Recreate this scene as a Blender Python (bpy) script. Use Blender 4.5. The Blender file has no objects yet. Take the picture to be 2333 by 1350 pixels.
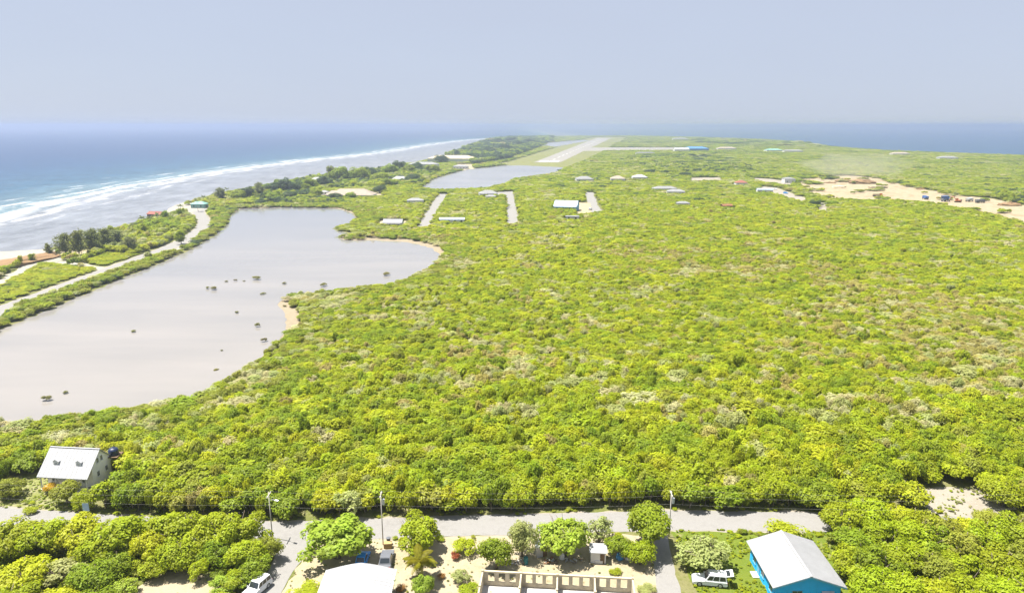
import bpy, bmesh, math, random
import numpy as np
from mathutils import Vector, Matrix, Euler

random.seed(11)
rng = np.random.default_rng(11)
scene = bpy.context.scene
C = scene.collection
R = math.radians
ZL = 0.6                                     # height of the land above the sea

# ------------------------------------------------------------------ camera
F_PX, W_PX, H_PX, CAM_Z = 1600.0, 2333.0, 1350.0, 60.6
PITCH = math.atan(390 / F_PX)
cam_d = bpy.data.cameras.new('camera')
cam = bpy.data.objects.new('camera', cam_d)
C.objects.link(cam)
cam_d.sensor_width = 36.0
cam_d.lens = F_PX / W_PX * 36.0
cam_d.clip_start, cam_d.clip_end = 0.5, 200000.0
cam.location = (0, 0, CAM_Z)
cam.rotation_euler = (math.pi / 2 - PITCH, 0, 0)
scene.camera = cam

# ------------------------------------------------------------------ sky, sun, exposure
SUN_EL, SUN_AZ = R(69), math.atan2(-0.93, 0.25)          # azimuth from +Y, clockwise; sun stands far left
sun_dir = Vector((math.cos(SUN_EL) * math.sin(SUN_AZ), math.cos(SUN_EL) * math.cos(SUN_AZ), math.sin(SUN_EL)))
world = bpy.data.worlds.new('World')
scene.world = world
world.use_nodes = True
wt = world.node_tree
wt.nodes.clear()
w_out = wt.nodes.new('ShaderNodeOutputWorld')
w_bg = wt.nodes.new('ShaderNodeBackground')
w_sky = wt.nodes.new('ShaderNodeTexSky')
w_sky.sky_type = 'NISHITA'
w_sky.sun_disc = False
w_sky.sun_elevation = SUN_EL
w_sky.sun_rotation = SUN_AZ
w_sky.altitude = 60
w_sky.air_density = 1.0
w_sky.dust_density = 1.0
w_sky.ozone_density = 1.5
# a thin even veil of high cloud over the blue
w_tc = wt.nodes.new('ShaderNodeTexCoord')
w_map = wt.nodes.new('ShaderNodeMapping')
w_map.inputs['Scale'].default_value = (1.0, 1.0, 3.0)
w_n = wt.nodes.new('ShaderNodeTexNoise')
w_n.inputs['Scale'].default_value = 1.6
w_n.inputs['Detail'].default_value = 4
w_mr = wt.nodes.new('ShaderNodeMapRange')
w_mr.inputs['From Min'].default_value = 0.3
w_mr.inputs['From Max'].default_value = 0.7
w_mr.inputs['To Min'].default_value = 0.92
w_mr.inputs['To Max'].default_value = 0.97
w_mix = wt.nodes.new('ShaderNodeMix')
w_mix.data_type = 'RGBA'
w_mix.inputs[7].default_value = (2.20, 2.46, 3.05, 1)
wt.links.new(w_tc.outputs['Generated'], w_map.inputs['Vector'])
wt.links.new(w_map.outputs['Vector'], w_n.inputs['Vector'])
wt.links.new(w_n.outputs['Fac'], w_mr.inputs['Value'])
wt.links.new(w_mr.outputs['Result'], w_mix.inputs[0])
wt.links.new(w_sky.outputs['Color'], w_mix.inputs[6])
wt.links.new(w_mix.outputs[2], w_bg.inputs['Color'])
w_bg.inputs['Strength'].default_value = 0.070
wt.links.new(w_bg.outputs['Background'], w_out.inputs['Surface'])

sun_d = bpy.data.lights.new('sun', 'SUN')
sun_d.energy = 4.0
sun_d.angle = R(0.6)
sun_d.color = (1.0, 0.955, 0.87)
sun = bpy.data.objects.new('sun', sun_d)
C.objects.link(sun)
sun.rotation_euler = sun_dir.to_track_quat('Z', 'Y').to_euler()
sun.location = (-100, 100, 300)

vs = scene.view_settings
vs.view_transform = 'Standard'
vs.look = 'None'
vs.exposure = 1.85
vs.gamma = 1.0
vs.use_curve_mapping = False
cy = scene.cycles
try:
    scene.render.engine = 'CYCLES'
    cy.use_denoising = True
    cy.denoiser = 'OPENIMAGEDENOISE'
    cy.denoising_prefilter = 'ACCURATE'
except Exception:
    pass
cy.max_bounces = 6
cy.diffuse_bounces = 3
cy.glossy_bounces = 2
cy.transmission_bounces = 3
cy.volume_bounces = 1
cy.transparent_max_bounces = 6
cy.sample_clamp_indirect = 4.0

# ------------------------------------------------------------------ from photograph pixel to a point on the land
SP, CP = math.sin(PITCH), math.cos(PITCH)
def P(px, py, z=ZL):
    x = (px - W_PX / 2) / F_PX
    y = (py - H_PX / 2) / F_PX
    d = (CAM_Z - z) / (SP + y * CP)
    return Vector((x * d, d * (CP - y * SP), z))
def PL(pts, z=None):
    """polygon of land points; a third number is the height of what hides that edge"""
    out = []
    for q in pts:
        v = P(*q)
        out.append((v.x, v.y))
    return out

# ------------------------------------------------------------------ helpers
def obj(name, me, mat=None, parent=None, loc=None, rot=None):
    o = bpy.data.objects.new(name, me)
    C.objects.link(o)
    if mat is not None and me is not None and len(me.materials) == 0:
        me.materials.append(mat)
    if parent is not None:
        o.parent = parent
    if loc is not None:
        o.location = loc
    if rot is not None:
        o.rotation_euler = rot
    return o
def tag(o, label=None, cat=None, group=None, kind=None):
    if label: o['label'] = label
    if cat: o['category'] = cat
    if group: o['group'] = group
    if kind: o['kind'] = kind
    return o
def thing(name, label, cat, loc=(0, 0, ZL), rz=0.0, group=None, scale=None):
    o = bpy.data.objects.new(name, None)
    C.objects.link(o)
    o.empty_display_size = 0.5
    o.location = loc
    o.rotation_euler = (0, 0, rz)
    if scale is not None: o.scale = scale
    return tag(o, label, cat, group)

class MB:
    """collects boxes, tubes and polygons into one mesh"""
    def __init__(s):
        s.v, s.f = [], []
    def poly(s, pts):
        n = len(s.v)
        s.v += [tuple(p) for p in pts]
        s.f.append(tuple(range(n, n + len(pts))))
        return s
    def box(s, x0, x1, y0, y1, z0, z1, M=None):
        n = len(s.v)
        vv = [(x0, y0, z0), (x1, y0, z0), (x1, y1, z0), (x0, y1, z0), (x0, y0, z1), (x1, y0, z1), (x1, y1, z1), (x0, y1, z1)]
        if M is not None: vv = [tuple(M @ Vector(p)) for p in vv]
        s.v += vv
        s.f += [tuple(n + i for i in q) for q in ((0, 3, 2, 1), (4, 5, 6, 7), (0, 1, 5, 4), (1, 2, 6, 5), (2, 3, 7, 6), (3, 0, 4, 7))]
        return s
    def tube(s, pts, rad, seg=6, cap=True):
        """pts: list of points, rad: list of radii"""
        n0 = len(s.v)
        pts = [Vector(p) for p in pts]
        for i, p in enumerate(pts):
            d = (pts[min(i + 1, len(pts) - 1)] - pts[max(i - 1, 0)]).normalized()
            a = d.orthogonal().normalized() if abs(d.z) < 0.9 else Vector((1, 0, 0)).cross(d).normalized()
            b = d.cross(a)
            for k in range(seg):
                t = 2 * math.pi * k / seg
                s.v.append(tuple(p + (a * math.cos(t) + b * math.sin(t)) * rad[i]))
        for i in range(len(pts) - 1):
            for k in range(seg):
                k2 = (k + 1) % seg
                s.f.append((n0 + i * seg + k, n0 + i * seg + k2, n0 + (i + 1) * seg + k2, n0 + (i + 1) * seg + k))
        if cap:
            s.f.append(tuple(n0 + k for k in reversed(range(seg))))
            s.f.append(tuple(n0 + (len(pts) - 1) * seg + k for k in range(seg)))
        return s
    def prism(s, prof, y0, y1, axis='y'):
        """closed profile (a, b) swept from y0 to y1 along an axis"""
        n = len(s.v); m = len(prof)
        for yy in (y0, y1):
            for a, b in prof:
                s.v.append({'y': (a, yy, b), 'x': (yy, a, b), 'z': (a, b, yy)}[axis])
        for i in range(m):
            j = (i + 1) % m
            s.f.append((n + i, n + j, n + m + j, n + m + i))
        s.f.append(tuple(n + i for i in reversed(range(m))))
        s.f.append(tuple(n + m + i for i in range(m)))
        return s
    def mesh(s, name, fix=True, smooth=False):
        me = bpy.data.meshes.new(name)
        me.from_pydata(s.v, [], s.f)
        if fix:
            bm = bmesh.new(); bm.from_mesh(me)
            bmesh.ops.recalc_face_normals(bm, faces=bm.faces)
            bm.to_mesh(me); bm.free()
        if smooth:
            me.polygons.foreach_set('use_smooth', [True] * len(me.polygons))
        me.update()
        return me
    def build(s, name, mat, parent=None, smooth=False, bevel=0.0):
        me = s.mesh(name, smooth=smooth)
        if bevel > 0:
            bm = bmesh.new(); bm.from_mesh(me)
            bmesh.ops.remove_doubles(bm, verts=bm.verts, dist=1e-4)
            bmesh.ops.bevel(bm, geom=bm.edges[:], offset=bevel, segments=2, affect='EDGES', clamp_overlap=True)
            bm.to_mesh(me); bm.free()
        return obj(name, me, mat, parent)

# ------------------------------------------------------------------ materials
def new_mat(name):
    m = bpy.data.materials.new(name)
    m.use_nodes = True
    return m, m.node_tree, m.node_tree.nodes['Principled BSDF'], m.node_tree.nodes['Material Output']
def spec(b, v):
    b.inputs['Specular IOR Level'].default_value = v
def plain(name, col, rough=0.6, var=0.12, scale=1.5, metal=0.0, sp=0.4, bump=0.0, detail=4):
    """a colour with soft blotches of wear"""
    m, nt, b, out = new_mat(name)
    tc = nt.nodes.new('ShaderNodeTexCoord')
    n = nt.nodes.new('ShaderNodeTexNoise')
    n.inputs['Scale'].default_value = scale
    n.inputs['Detail'].default_value = detail
    n.inputs['Roughness'].default_value = 0.65
    nt.links.new(tc.outputs['Object'], n.inputs['Vector'])
    mr = nt.nodes.new('ShaderNodeMapRange')
    mr.inputs['From Min'].default_value = 0.3
    mr.inputs['From Max'].default_value = 0.7
    mr.inputs['To Min'].default_value = 1 - var
    mr.inputs['To Max'].default_value = 1 + var
    nt.links.new(n.outputs['Fac'], mr.inputs['Value'])
    mx = nt.nodes.new('ShaderNodeVectorMath'); mx.operation = 'SCALE'
    mx.inputs[0].default_value = col
    nt.links.new(mr.outputs['Result'], mx.inputs['Scale'])
    nt.links.new(mx.outputs['Vector'], b.inputs['Base Color'])
    b.inputs['Roughness'].default_value = rough
    b.inputs['Metallic'].default_value = metal
    spec(b, sp)
    if bump > 0:
        bp = nt.nodes.new('ShaderNodeBump')
        bp.inputs['Strength'].default_value = bump
        bp.inputs['Distance'].default_value = 0.1
        nt.links.new(n.outputs['Fac'], bp.inputs['Height'])
        nt.links.new(bp.outputs['Normal'], b.inputs['Normal'])
    return m
def ground_mat(name, stops, s1=0.05, s2=0.9, fine=0.18, bump=0.3, rough=0.95):
    """blotches at two sizes choose among the colours, fine grain over them"""
    m, nt, b, out = new_mat(name)
    geo = nt.nodes.new('ShaderNodeNewGeometry')
    def noise(sc, det=5, ro=0.6):
        n = nt.nodes.new('ShaderNodeTexNoise')
        n.inputs['Scale'].default_value = sc
        n.inputs['Detail'].default_value = det
        n.inputs['Roughness'].default_value = ro
        nt.links.new(geo.outputs['Position'], n.inputs['Vector'])
        return n
    a, c = noise(s1), noise(s2, 6, 0.7)
    mixf = nt.nodes.new('ShaderNodeMath'); mixf.operation = 'MULTIPLY_ADD'
    nt.links.new(c.outputs['Fac'], mixf.inputs[0])
    mixf.inputs[1].default_value = 0.55
    h = nt.nodes.new('ShaderNodeMath'); h.operation = 'MULTIPLY'
    nt.links.new(a.outputs['Fac'], h.inputs[0]); h.inputs[1].default_value = 0.45
    nt.links.new(h.outputs[0], mixf.inputs[2])
    cr = nt.nodes.new('ShaderNodeValToRGB')
    e = cr.color_ramp.elements
    while len(e) < len(stops): e.new(0.5)
    for k, (p, col) in enumerate(stops):
        e[k].position = p
        e[k].color = (*[q * 0.84 for q in col], 1)
    nt.links.new(mixf.outputs[0], cr.inputs['Fac'])
    g = noise(s2 * 7, 3, 0.7)
    mr = nt.nodes.new('ShaderNodeMapRange')
    mr.inputs['From Min'].default_value = 0.25; mr.inputs['From Max'].default_value = 0.75
    mr.inputs['To Min'].default_value = 1 - fine; mr.inputs['To Max'].default_value = 1 + fine
    nt.links.new(g.outputs['Fac'], mr.inputs['Value'])
    mx = nt.nodes.new('ShaderNodeVectorMath'); mx.operation = 'SCALE'
    nt.links.new(cr.outputs['Color'], mx.inputs[0])
    nt.links.new(mr.outputs['Result'], mx.inputs['Scale'])
    nt.links.new(mx.outputs['Vector'], b.inputs['Base Color'])
    b.inputs['Roughness'].default_value = rough
    spec(b, 0.15)
    if bump > 0:
        bp = nt.nodes.new('ShaderNodeBump')
        bp.inputs['Strength'].default_value = bump
        bp.inputs['Distance'].default_value = 0.25
        nt.links.new(c.outputs['Fac'], bp.inputs['Height'])
        nt.links.new(bp.outputs['Normal'], b.inputs['Normal'])
    return m

def foliage_mat(name):
    m, nt, b, out = new_mat(name)
    at = nt.nodes.new('ShaderNodeAttribute')
    at.attribute_type = 'INSTANCER'
    at.attribute_name = 'tint'
    tc = nt.nodes.new('ShaderNodeTexCoord')
    n = nt.nodes.new('ShaderNodeTexNoise')
    n.inputs['Scale'].default_value = 2.6
    n.inputs['Detail'].default_value = 3
    nt.links.new(tc.outputs['Object'], n.inputs['Vector'])
    oi = nt.nodes.new('ShaderNodeObjectInfo')
    mr = nt.nodes.new('ShaderNodeMapRange')
    mr.inputs['From Min'].default_value = 0.3; mr.inputs['From Max'].default_value = 0.7
    mr.inputs['To Min'].default_value = 0.72; mr.inputs['To Max'].default_value = 1.28
    nt.links.new(n.outputs['Fac'], mr.inputs['Value'])
    hs = nt.nodes.new('ShaderNodeHueSaturation')
    h = nt.nodes.new('ShaderNodeMath'); h.operation = 'MULTIPLY_ADD'
    nt.links.new(n.outputs['Fac'], h.inputs[0]); h.inputs[1].default_value = 0.03; h.inputs[2].default_value = 0.488
    nt.links.new(h.outputs[0], hs.inputs['Hue'])
    nt.links.new(mr.outputs['Result'], hs.inputs['Value'])
    nt.links.new(at.outputs['Color'], hs.inputs['Color'])
    nt.links.new(hs.outputs['Color'], b.inputs['Base Color'])
    b.inputs['Roughness'].default_value = 0.55
    spec(b, 0.25)
    tr = nt.nodes.new('ShaderNodeBsdfTranslucent')
    nt.links.new(hs.outputs['Color'], tr.inputs['Color'])
    mx = nt.nodes.new('ShaderNodeMixShader')
    mx.inputs[0].default_value = 0.52
    nt.links.new(b.outputs[0], mx.inputs[1])
    nt.links.new(tr.outputs[0], mx.inputs[2])
    nt.links.new(mx.outputs[0], out.inputs['Surface'])
    return m

def water_mat(name, col, col2, s1, rough, bump_s, bump, sp=0.5, deep=None):
    m, nt, b, out = new_mat(name)
    geo = nt.nodes.new('ShaderNodeNewGeometry')
    mp = nt.nodes.new('ShaderNodeMapping')
    mp.inputs['Rotation'].default_value = (0, 0, 0.35)
    mp.inputs['Scale'].default_value = (0.35, 1.6, 1.0)
    nt.links.new(geo.outputs['Position'], mp.inputs['Vector'])
    n = nt.nodes.new('ShaderNodeTexNoise')
    n.inputs['Scale'].default_value = s1; n.inputs['Detail'].default_value = 5; n.inputs['Roughness'].default_value = 0.6
    nt.links.new(mp.outputs[0], n.inputs['Vector'])
    mr = nt.nodes.new('ShaderNodeMapRange')
    mr.inputs['From Min'].default_value = 0.35; mr.inputs['From Max'].default_value = 0.65
    nt.links.new(n.outputs['Fac'], mr.inputs['Value'])
    mx = nt.nodes.new('ShaderNodeMix'); mx.data_type = 'RGBA'
    mx.inputs[6].default_value = (*[q * 0.66 for q in col], 1); mx.inputs[7].default_value = (*[q * 0.66 for q in col2], 1)
    nt.links.new(mr.outputs['Result'], mx.inputs[0])
    last = mx.outputs[2]
    if deep is not None:                       # deeper, bluer water at the far end of the pond
        sepn = nt.nodes.new('ShaderNodeSeparateXYZ')
        nt.links.new(geo.outputs['Position'], sepn.inputs[0])
        q = nt.nodes.new('ShaderNodeMath'); q.operation = 'MULTIPLY_ADD'
        nt.links.new(n.outputs['Fac'], q.inputs[0]); q.inputs[1].default_value = 160.0
        nt.links.new(sepn.outputs['Y'], q.inputs[2])
        md = nt.nodes.new('ShaderNodeMapRange')
        md.inputs['From Min'].default_value = 260; md.inputs['From Max'].default_value = 560
        md.inputs['To Max'].default_value = 0.85
        nt.links.new(q.outputs[0], md.inputs['Value'])
        m2 = nt.nodes.new('ShaderNodeMix'); m2.data_type = 'RGBA'
        nt.links.new(md.outputs['Result'], m2.inputs[0]); nt.links.new(last, m2.inputs[6]); m2.inputs[7].default_value = (*deep, 1)
        last = m2.outputs[2]
    nt.links.new(last, b.inputs['Base Color'])
    b.inputs['Roughness'].default_value = rough
    b.inputs['IOR'].default_value = 1.33
    spec(b, sp)
    n2 = nt.nodes.new('ShaderNodeTexNoise')
    n2.inputs['Scale'].default_value = bump_s; n2.inputs['Detail'].default_value = 3
    nt.links.new(mp.outputs[0], n2.inputs['Vector'])
    bp = nt.nodes.new('ShaderNodeBump')
    bp.inputs['Strength'].default_value = bump; bp.inputs['Distance'].default_value = 0.15
    nt.links.new(n2.outputs['Fac'], bp.inputs['Height'])
    nt.links.new(bp.outputs['Normal'], b.inputs['Normal'])
    return m

M = {}
M['ground'] = ground_mat('ground_soil', [(0.30, (0.10, 0.11, 0.03)), (0.45, (0.17, 0.16, 0.07)), (0.56, (0.10, 0.12, 0.02)), (0.68, (0.26, 0.22, 0.13))], 0.03, 0.5)
M['sand'] = ground_mat('pale_sand', [(0.30, (0.24, 0.195, 0.115)), (0.42, (0.30, 0.25, 0.16)), (0.55, (0.345, 0.295, 0.205)), (0.7, (0.27, 0.225, 0.145))], 0.12, 0.8, 0.10, 0.25)
M['shore'] = ground_mat('shore_sand', [(0.3, (0.22, 0.17, 0.105)), (0.5, (0.27, 0.222, 0.155)), (0.7, (0.17, 0.145, 0.095))], 0.06, 0.5, 0.12, 0.2)
M['beach'] = ground_mat('grey_beach', [(0.3, (0.25, 0.228, 0.195)), (0.5, (0.32, 0.297, 0.255)), (0.7, (0.20, 0.183, 0.15))], 0.03, 0.3, 0.12, 0.2)
M['cleared'] = ground_mat('cleared_earth', [(0.34, (0.17, 0.115, 0.06)), (0.43, (0.27, 0.205, 0.125)), (0.5, (0.34, 0.28, 0.19)), (0.57, (0.29, 0.23, 0.145)), (0.66, (0.19, 0.135, 0.07))], 0.03, 0.16, 0.14, 0.2)
M['lawn'] = ground_mat('mown_grass', [(0.28, (0.075, 0.12, 0.012)), (0.42, (0.125, 0.155, 0.02)), (0.54, (0.10, 0.14, 0.014)), (0.64, (0.20, 0.19, 0.07)), (0.74, (0.27, 0.235, 0.14))], 0.14, 1.3, 0.22, 0.5)
M['drylawn'] = ground_mat('dry_grass', [(0.34, (0.11, 0.145, 0.02)), (0.46, (0.17, 0.185, 0.05)), (0.56, (0.235, 0.225, 0.11)), (0.68, (0.31, 0.275, 0.20))], 0.14, 1.2, 0.2, 0.4)
M['verge'] = ground_mat('runway_grass', [(0.3, (0.13, 0.14, 0.04)), (0.5, (0.17, 0.17, 0.06)), (0.7, (0.11, 0.13, 0.03))], 0.01, 0.08, 0.1, 0.0)
M['asphalt'] = ground_mat('bleached_asphalt', [(0.3, (0.205, 0.196, 0.186)), (0.5, (0.238, 0.229, 0.218)), (0.7, (0.188, 0.180, 0.170))], 0.10, 1.2, 0.08, 0.12, 0.85)
M['runway'] = ground_mat('runway_paving', [(0.3, (0.22, 0.20, 0.185)), (0.5, (0.25, 0.235, 0.215)), (0.7, (0.20, 0.185, 0.17))], 0.01, 0.1, 0.06, 0.0, 0.85)
M['track'] = ground_mat('marl_track', [(0.3, (0.235, 0.205, 0.165)), (0.5, (0.285, 0.255, 0.21)), (0.7, (0.22, 0.19, 0.15))], 0.08, 0.8, 0.1, 0.15)
M['leaf'] = foliage_mat('leaves')
M['bark'] = plain('bark', (0.16, 0.13, 0.10), 0.9, 0.3, 6, sp=0.1)
M['palebark'] = plain('pale_bark', (0.27, 0.24, 0.20), 0.9, 0.25, 6, sp=0.1)
M['earth'] = ground_mat('brown_earth', [(0.3, (0.20, 0.12, 0.055)), (0.5, (0.25, 0.16, 0.085)), (0.7, (0.16, 0.09, 0.04))], 0.06, 0.7, 0.2, 0.5)
M['pond'] = water_mat('pond_water', (0.325, 0.300, 0.278), (0.262, 0.248, 0.236), 0.02, 0.10, 0.9, 0.07, deep=(0.150, 0.152, 0.160))
M['pond_far'] = water_mat('far_pond_water', (0.31, 0.305, 0.315), (0.23, 0.23, 0.245), 0.02, 0.2, 0.6, 0.12)
M['glass'] = plain('dark_glass', (0.02, 0.025, 0.03), 0.12, 0.1, 3, sp=0.6)
M['white_roof'] = plain('white_painted_sheet', (0.27, 0.27, 0.275), 0.5, 0.08, 0.6)
M['far_white_roof'] = plain('weathered_white_roof', (0.19, 0.19, 0.195), 0.6, 0.10, 0.3)
M['grey_roof'] = plain('pale_grey_shingle', (0.32, 0.322, 0.33), 0.8, 0.10, 1.6, sp=0.2)
M['grey_wall'] = plain('pale_grey_render', (0.72, 0.70, 0.67), 0.85, 0.08, 0.8)
M['white_wall'] = plain('white_render', (0.55, 0.55, 0.53), 0.85, 0.08, 0.7)
M['trim'] = plain('white_trim', (0.62, 0.62, 0.60), 0.6, 0.05, 1)
M['blue_wall'] = plain('turquoise_paint', (0.010, 0.36, 0.80), 0.7, 0.10, 0.8)
M['blue_trim'] = plain('light_blue_paint', (0.10, 0.30, 0.45), 0.7, 0.08, 0.8)
M['block'] = plain('raw_concrete_block', (0.38, 0.335, 0.245), 0.95, 0.22, 1.3, sp=0.1, bump=0.3)
M['beam'] = plain('weathered_concrete', (0.47, 0.40, 0.27), 0.95, 0.2, 1.1, sp=0.1, bump=0.3)
M['slab'] = plain('white_concrete_slab', (0.42, 0.40, 0.375), 0.9, 0.10, 0.35, sp=0.1)
M['timber'] = plain('raw_timber', (0.33, 0.22, 0.09), 0.8, 0.2, 3)
M['darkwood'] = plain('dark_wood', (0.12, 0.075, 0.04), 0.8, 0.2, 3)
M['tank'] = plain('navy_plastic', (0.006, 0.014, 0.05), 0.4, 0.1, 1)
M['teal'] = plain('teal_plastic', (0.01, 0.14, 0.16), 0.4, 0.1, 1)
M['bluetarp'] = plain('blue_tarp', (0.035, 0.17, 0.36), 0.5, 0.2, 2, bump=0.5)
M['whitetarp'] = plain('white_sacking', (0.50, 0.50, 0.48), 0.7, 0.2, 3, bump=0.5)
M['steel'] = plain('galvanised_steel', (0.42, 0.43, 0.44), 0.45, 0.15, 2, metal=0.3)
M['pole'] = plain('weathered_pole', (0.40, 0.37, 0.33), 0.85, 0.15, 3)
M['cable'] = plain('pale_cable', (0.30, 0.29, 0.26), 0.7, 0.05, 1)
M['rubber'] = plain('tyre_rubber', (0.02, 0.02, 0.02), 0.9, 0.1, 4)
M['car_white'] = plain('white_car_paint', (0.66, 0.67, 0.69), 0.25, 0.02, 1)
M['car_blue'] = plain('blue_car_paint', (0.01, 0.22, 0.60), 0.25, 0.03, 1)
M['car_grey'] = plain('grey_car_paint', (0.11, 0.115, 0.13), 0.28, 0.03, 1)
M['lamp_lens'] = plain('lamp_lens', (0.55, 0.53, 0.50), 0.15, 0.02, 1)
M['red_lens'] = plain('red_lens', (0.35, 0.02, 0.015), 0.2, 0.02, 1)
M['tan_roof'] = plain('tan_tiles', (0.27, 0.225, 0.18), 0.85, 0.12, 0.4)
M['red_roof'] = plain('red_brown_roof', (0.22, 0.07, 0.05), 0.8, 0.12, 0.6)
M['green_roof'] = plain('sea_green_roof', (0.16, 0.32, 0.27), 0.7, 0.1, 0.6)
M['blue_roof'] = plain('pale_blue_roof', (0.36, 0.45, 0.56), 0.5, 0.08, 0.6)
M['airport_blue'] = plain('deep_blue_cladding', (0.05, 0.17, 0.40), 0.6, 0.08, 0.1)
M['rust'] = plain('rusty_scrap', (0.19, 0.085, 0.04), 0.9, 0.35, 2, bump=0.3)
M['junk'] = plain('grey_scrap', (0.12, 0.105, 0.09), 0.9, 0.4, 2, bump=0.3)
M['orange'] = plain('orange_paint', (0.48, 0.13, 0.03), 0.5, 0.1, 1)
M['machine_blue'] = plain('blue_machine_paint', (0.03, 0.09, 0.28), 0.5, 0.12, 1)

# ------------------------------------------------------------------ the land
SOUTH = [(-236, -200), (-238, 120), (-241, 250), (-241, 327), (-232, 345), (-234, 384), (-240, 441), (-243, 482), (-262, 550), (-267, 613), (-260, 697), (-246, 812), (-216, 910), (-178, 1080), (-147, 1306), (-130, 1600), (-126, 1941), (-110, 2500), (-95, 2950), (-40, 3350), (120, 3750), (350, 4050)]
NORTH = [(700, 4150), (960, 3600), (1085, 3060), (1040, 2600), (952, 2245), (905, 1950), (898, 1740), (960, 1580), (1029, 1438), (1075, 1200), (1090, 700), (1090, 200), (1080, -200)]
LAND = SOUTH + NORTH
def densify(pts, step, jit=0.0, closed=True, seed=0):
    rr = np.random.default_rng(seed)
    out = []
    n = len(pts)
    for i in range(n if closed else n - 1):
        a = np.array(pts[i][:2], float); b = np.array(pts[(i + 1) % n][:2], float)
        L = np.linalg.norm(b - a)
        k = max(1, int(L / step))
        t = (b - a) / max(L, 1e-6)
        nn = np.array((-t[1], t[0]))
        for j in range(k):
            q = a + (b - a) * j / k
            out.append(tuple(q + nn * rr.normal(0, jit) * (1 if j else 0.3)))
    if not closed: out.append(tuple(pts[-1][:2]))
    return out
def inside(xy, poly):
    x, y = xy[:, 0], xy[:, 1]
    r = np.zeros(len(xy), bool)
    n = len(poly)
    for i in range(n):
        x1, y1 = poly[i]; x2, y2 = poly[(i + 1) % n]
        if y1 == y2: continue
        c = ((y1 > y) != (y2 > y)) & (x < (x2 - x1) * (y - y1) / (y2 - y1) + x1)
        r ^= c
    return r
def dist_poly(xy, poly, closed=True):
    d = np.full(len(xy), 1e9)
    n = len(poly)
    for i in range(n if closed else n - 1):
        a = np.array(poly[i]); b = np.array(poly[(i + 1) % n])
        ab = b - a
        t = np.clip(((xy - a) @ ab) / max(ab @ ab, 1e-9), 0, 1)
        d = np.minimum(d, np.linalg.norm(xy - (a + t[:, None] * ab), axis=1))
    return d
def fill_mesh(name, loops_z):
    """loops_z: list of (loop, z); the first is filled, the following are rings around it"""
    bm = bmesh.new()
    rings = []
    for loop, z in loops_z:
        rings.append([bm.verts.new((x, y, z)) for x, y in loop])
    r0 = rings[0]
    es = [bm.edges.new((r0[i], r0[(i + 1) % len(r0)])) for i in range(len(r0))]
    bmesh.ops.triangle_fill(bm, edges=es, use_beauty=True, use_dissolve=False)
    for a, b in zip(rings[:-1], rings[1:]):
        for i in range(len(a)):
            j = (i + 1) % len(a)
            bm.faces.new((a[i], b[i], b[j], a[j]))
    bmesh.ops.recalc_face_normals(bm, faces=bm.faces)
    up = sum(f.normal.z * f.calc_area() for f in bm.faces)
    if up < 0: bmesh.ops.reverse_faces(bm, faces=bm.faces)
    me = bpy.data.meshes.new(name)
    bm.to_mesh(me); bm.free()
    return me
def outward(loop, d):
    n = len(loop); out = []
    for i in range(n):
        a = np.array(loop[i - 1]); b = np.array(loop[(i + 1) % n])
        t = b - a; t /= max(np.linalg.norm(t), 1e-6)
        out.append(tuple(np.array(loop[i]) + np.array((-t[1], t[0])) * d))
    return out
land_loop = densify(LAND, 22, 1.6, seed=5)
_c = np.array(land_loop)
area2 = np.sum(_c[:, 0] * np.roll(_c[:, 1], -1) - np.roll(_c[:, 0], -1) * _c[:, 1])
sgn = -1.0 if area2 > 0 else 1.0
gm = fill_mesh('ground', [(outward(land_loop, -14 * sgn), ZL), (land_loop, ZL - 0.45), (outward(land_loop, 10 * sgn), -0.8)])
gm.materials.append(M['ground']); gm.materials.append(M['beach'])
for p in gm.polygons:
    if any(gm.vertices[v].co.z < ZL - 0.1 for v in p.vertices): p.material_index = 1
tag(obj('ground', gm), kind='structure')

def sheet(name, pts, dz, mat, step=1.0, jit=0.12, seed=1, structure=True):
    loop = densify(pts, step, jit, seed=seed)
    me = fill_mesh(name, [(loop, ZL + dz)])
    o = obj(name, me, mat)
    if structure: tag(o, kind='structure')
    return o
def ribbon(name, line, width, dz, mat, step=2.0, jit=0.1, seed=1):
    """a road along a centre line of world points"""
    pts = densify(line, step, 0, closed=False)
    rr = np.random.default_rng(seed)
    a = np.array(pts)
    t = np.gradient(a, axis=0); t /= np.linalg.norm(t, axis=1)[:, None]
    nn = np.stack([-t[:, 1], t[:, 0]], 1)
    w = np.array(width) if np.ndim(width) else np.full(len(a), width)
    if len(w) != len(a): w = np.interp(np.linspace(0, 1, len(a)), np.linspace(0, 1, len(w)), w)
    l = a + nn * (w / 2 + rr.normal(0, jit, len(a)))[:, None]
    r_ = a - nn * (w / 2 + rr.normal(0, jit, len(a)))[:, None]
    mb = MB()
    for i in range(len(a) - 1):
        mb.poly([(*l[i], ZL + dz), (*r_[i], ZL + dz), (*r_[i + 1], ZL + dz), (*l[i + 1], ZL + dz)])
    me = mb.mesh(name)
    o = obj(name, me, mat)
    tag(o, kind='structure')
    return o, [tuple(q) for q in l] + [tuple(q) for q in r_[::-1]]

EXCLUDE = []                 # (polygon, margin): no wild scrub grows there
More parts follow.
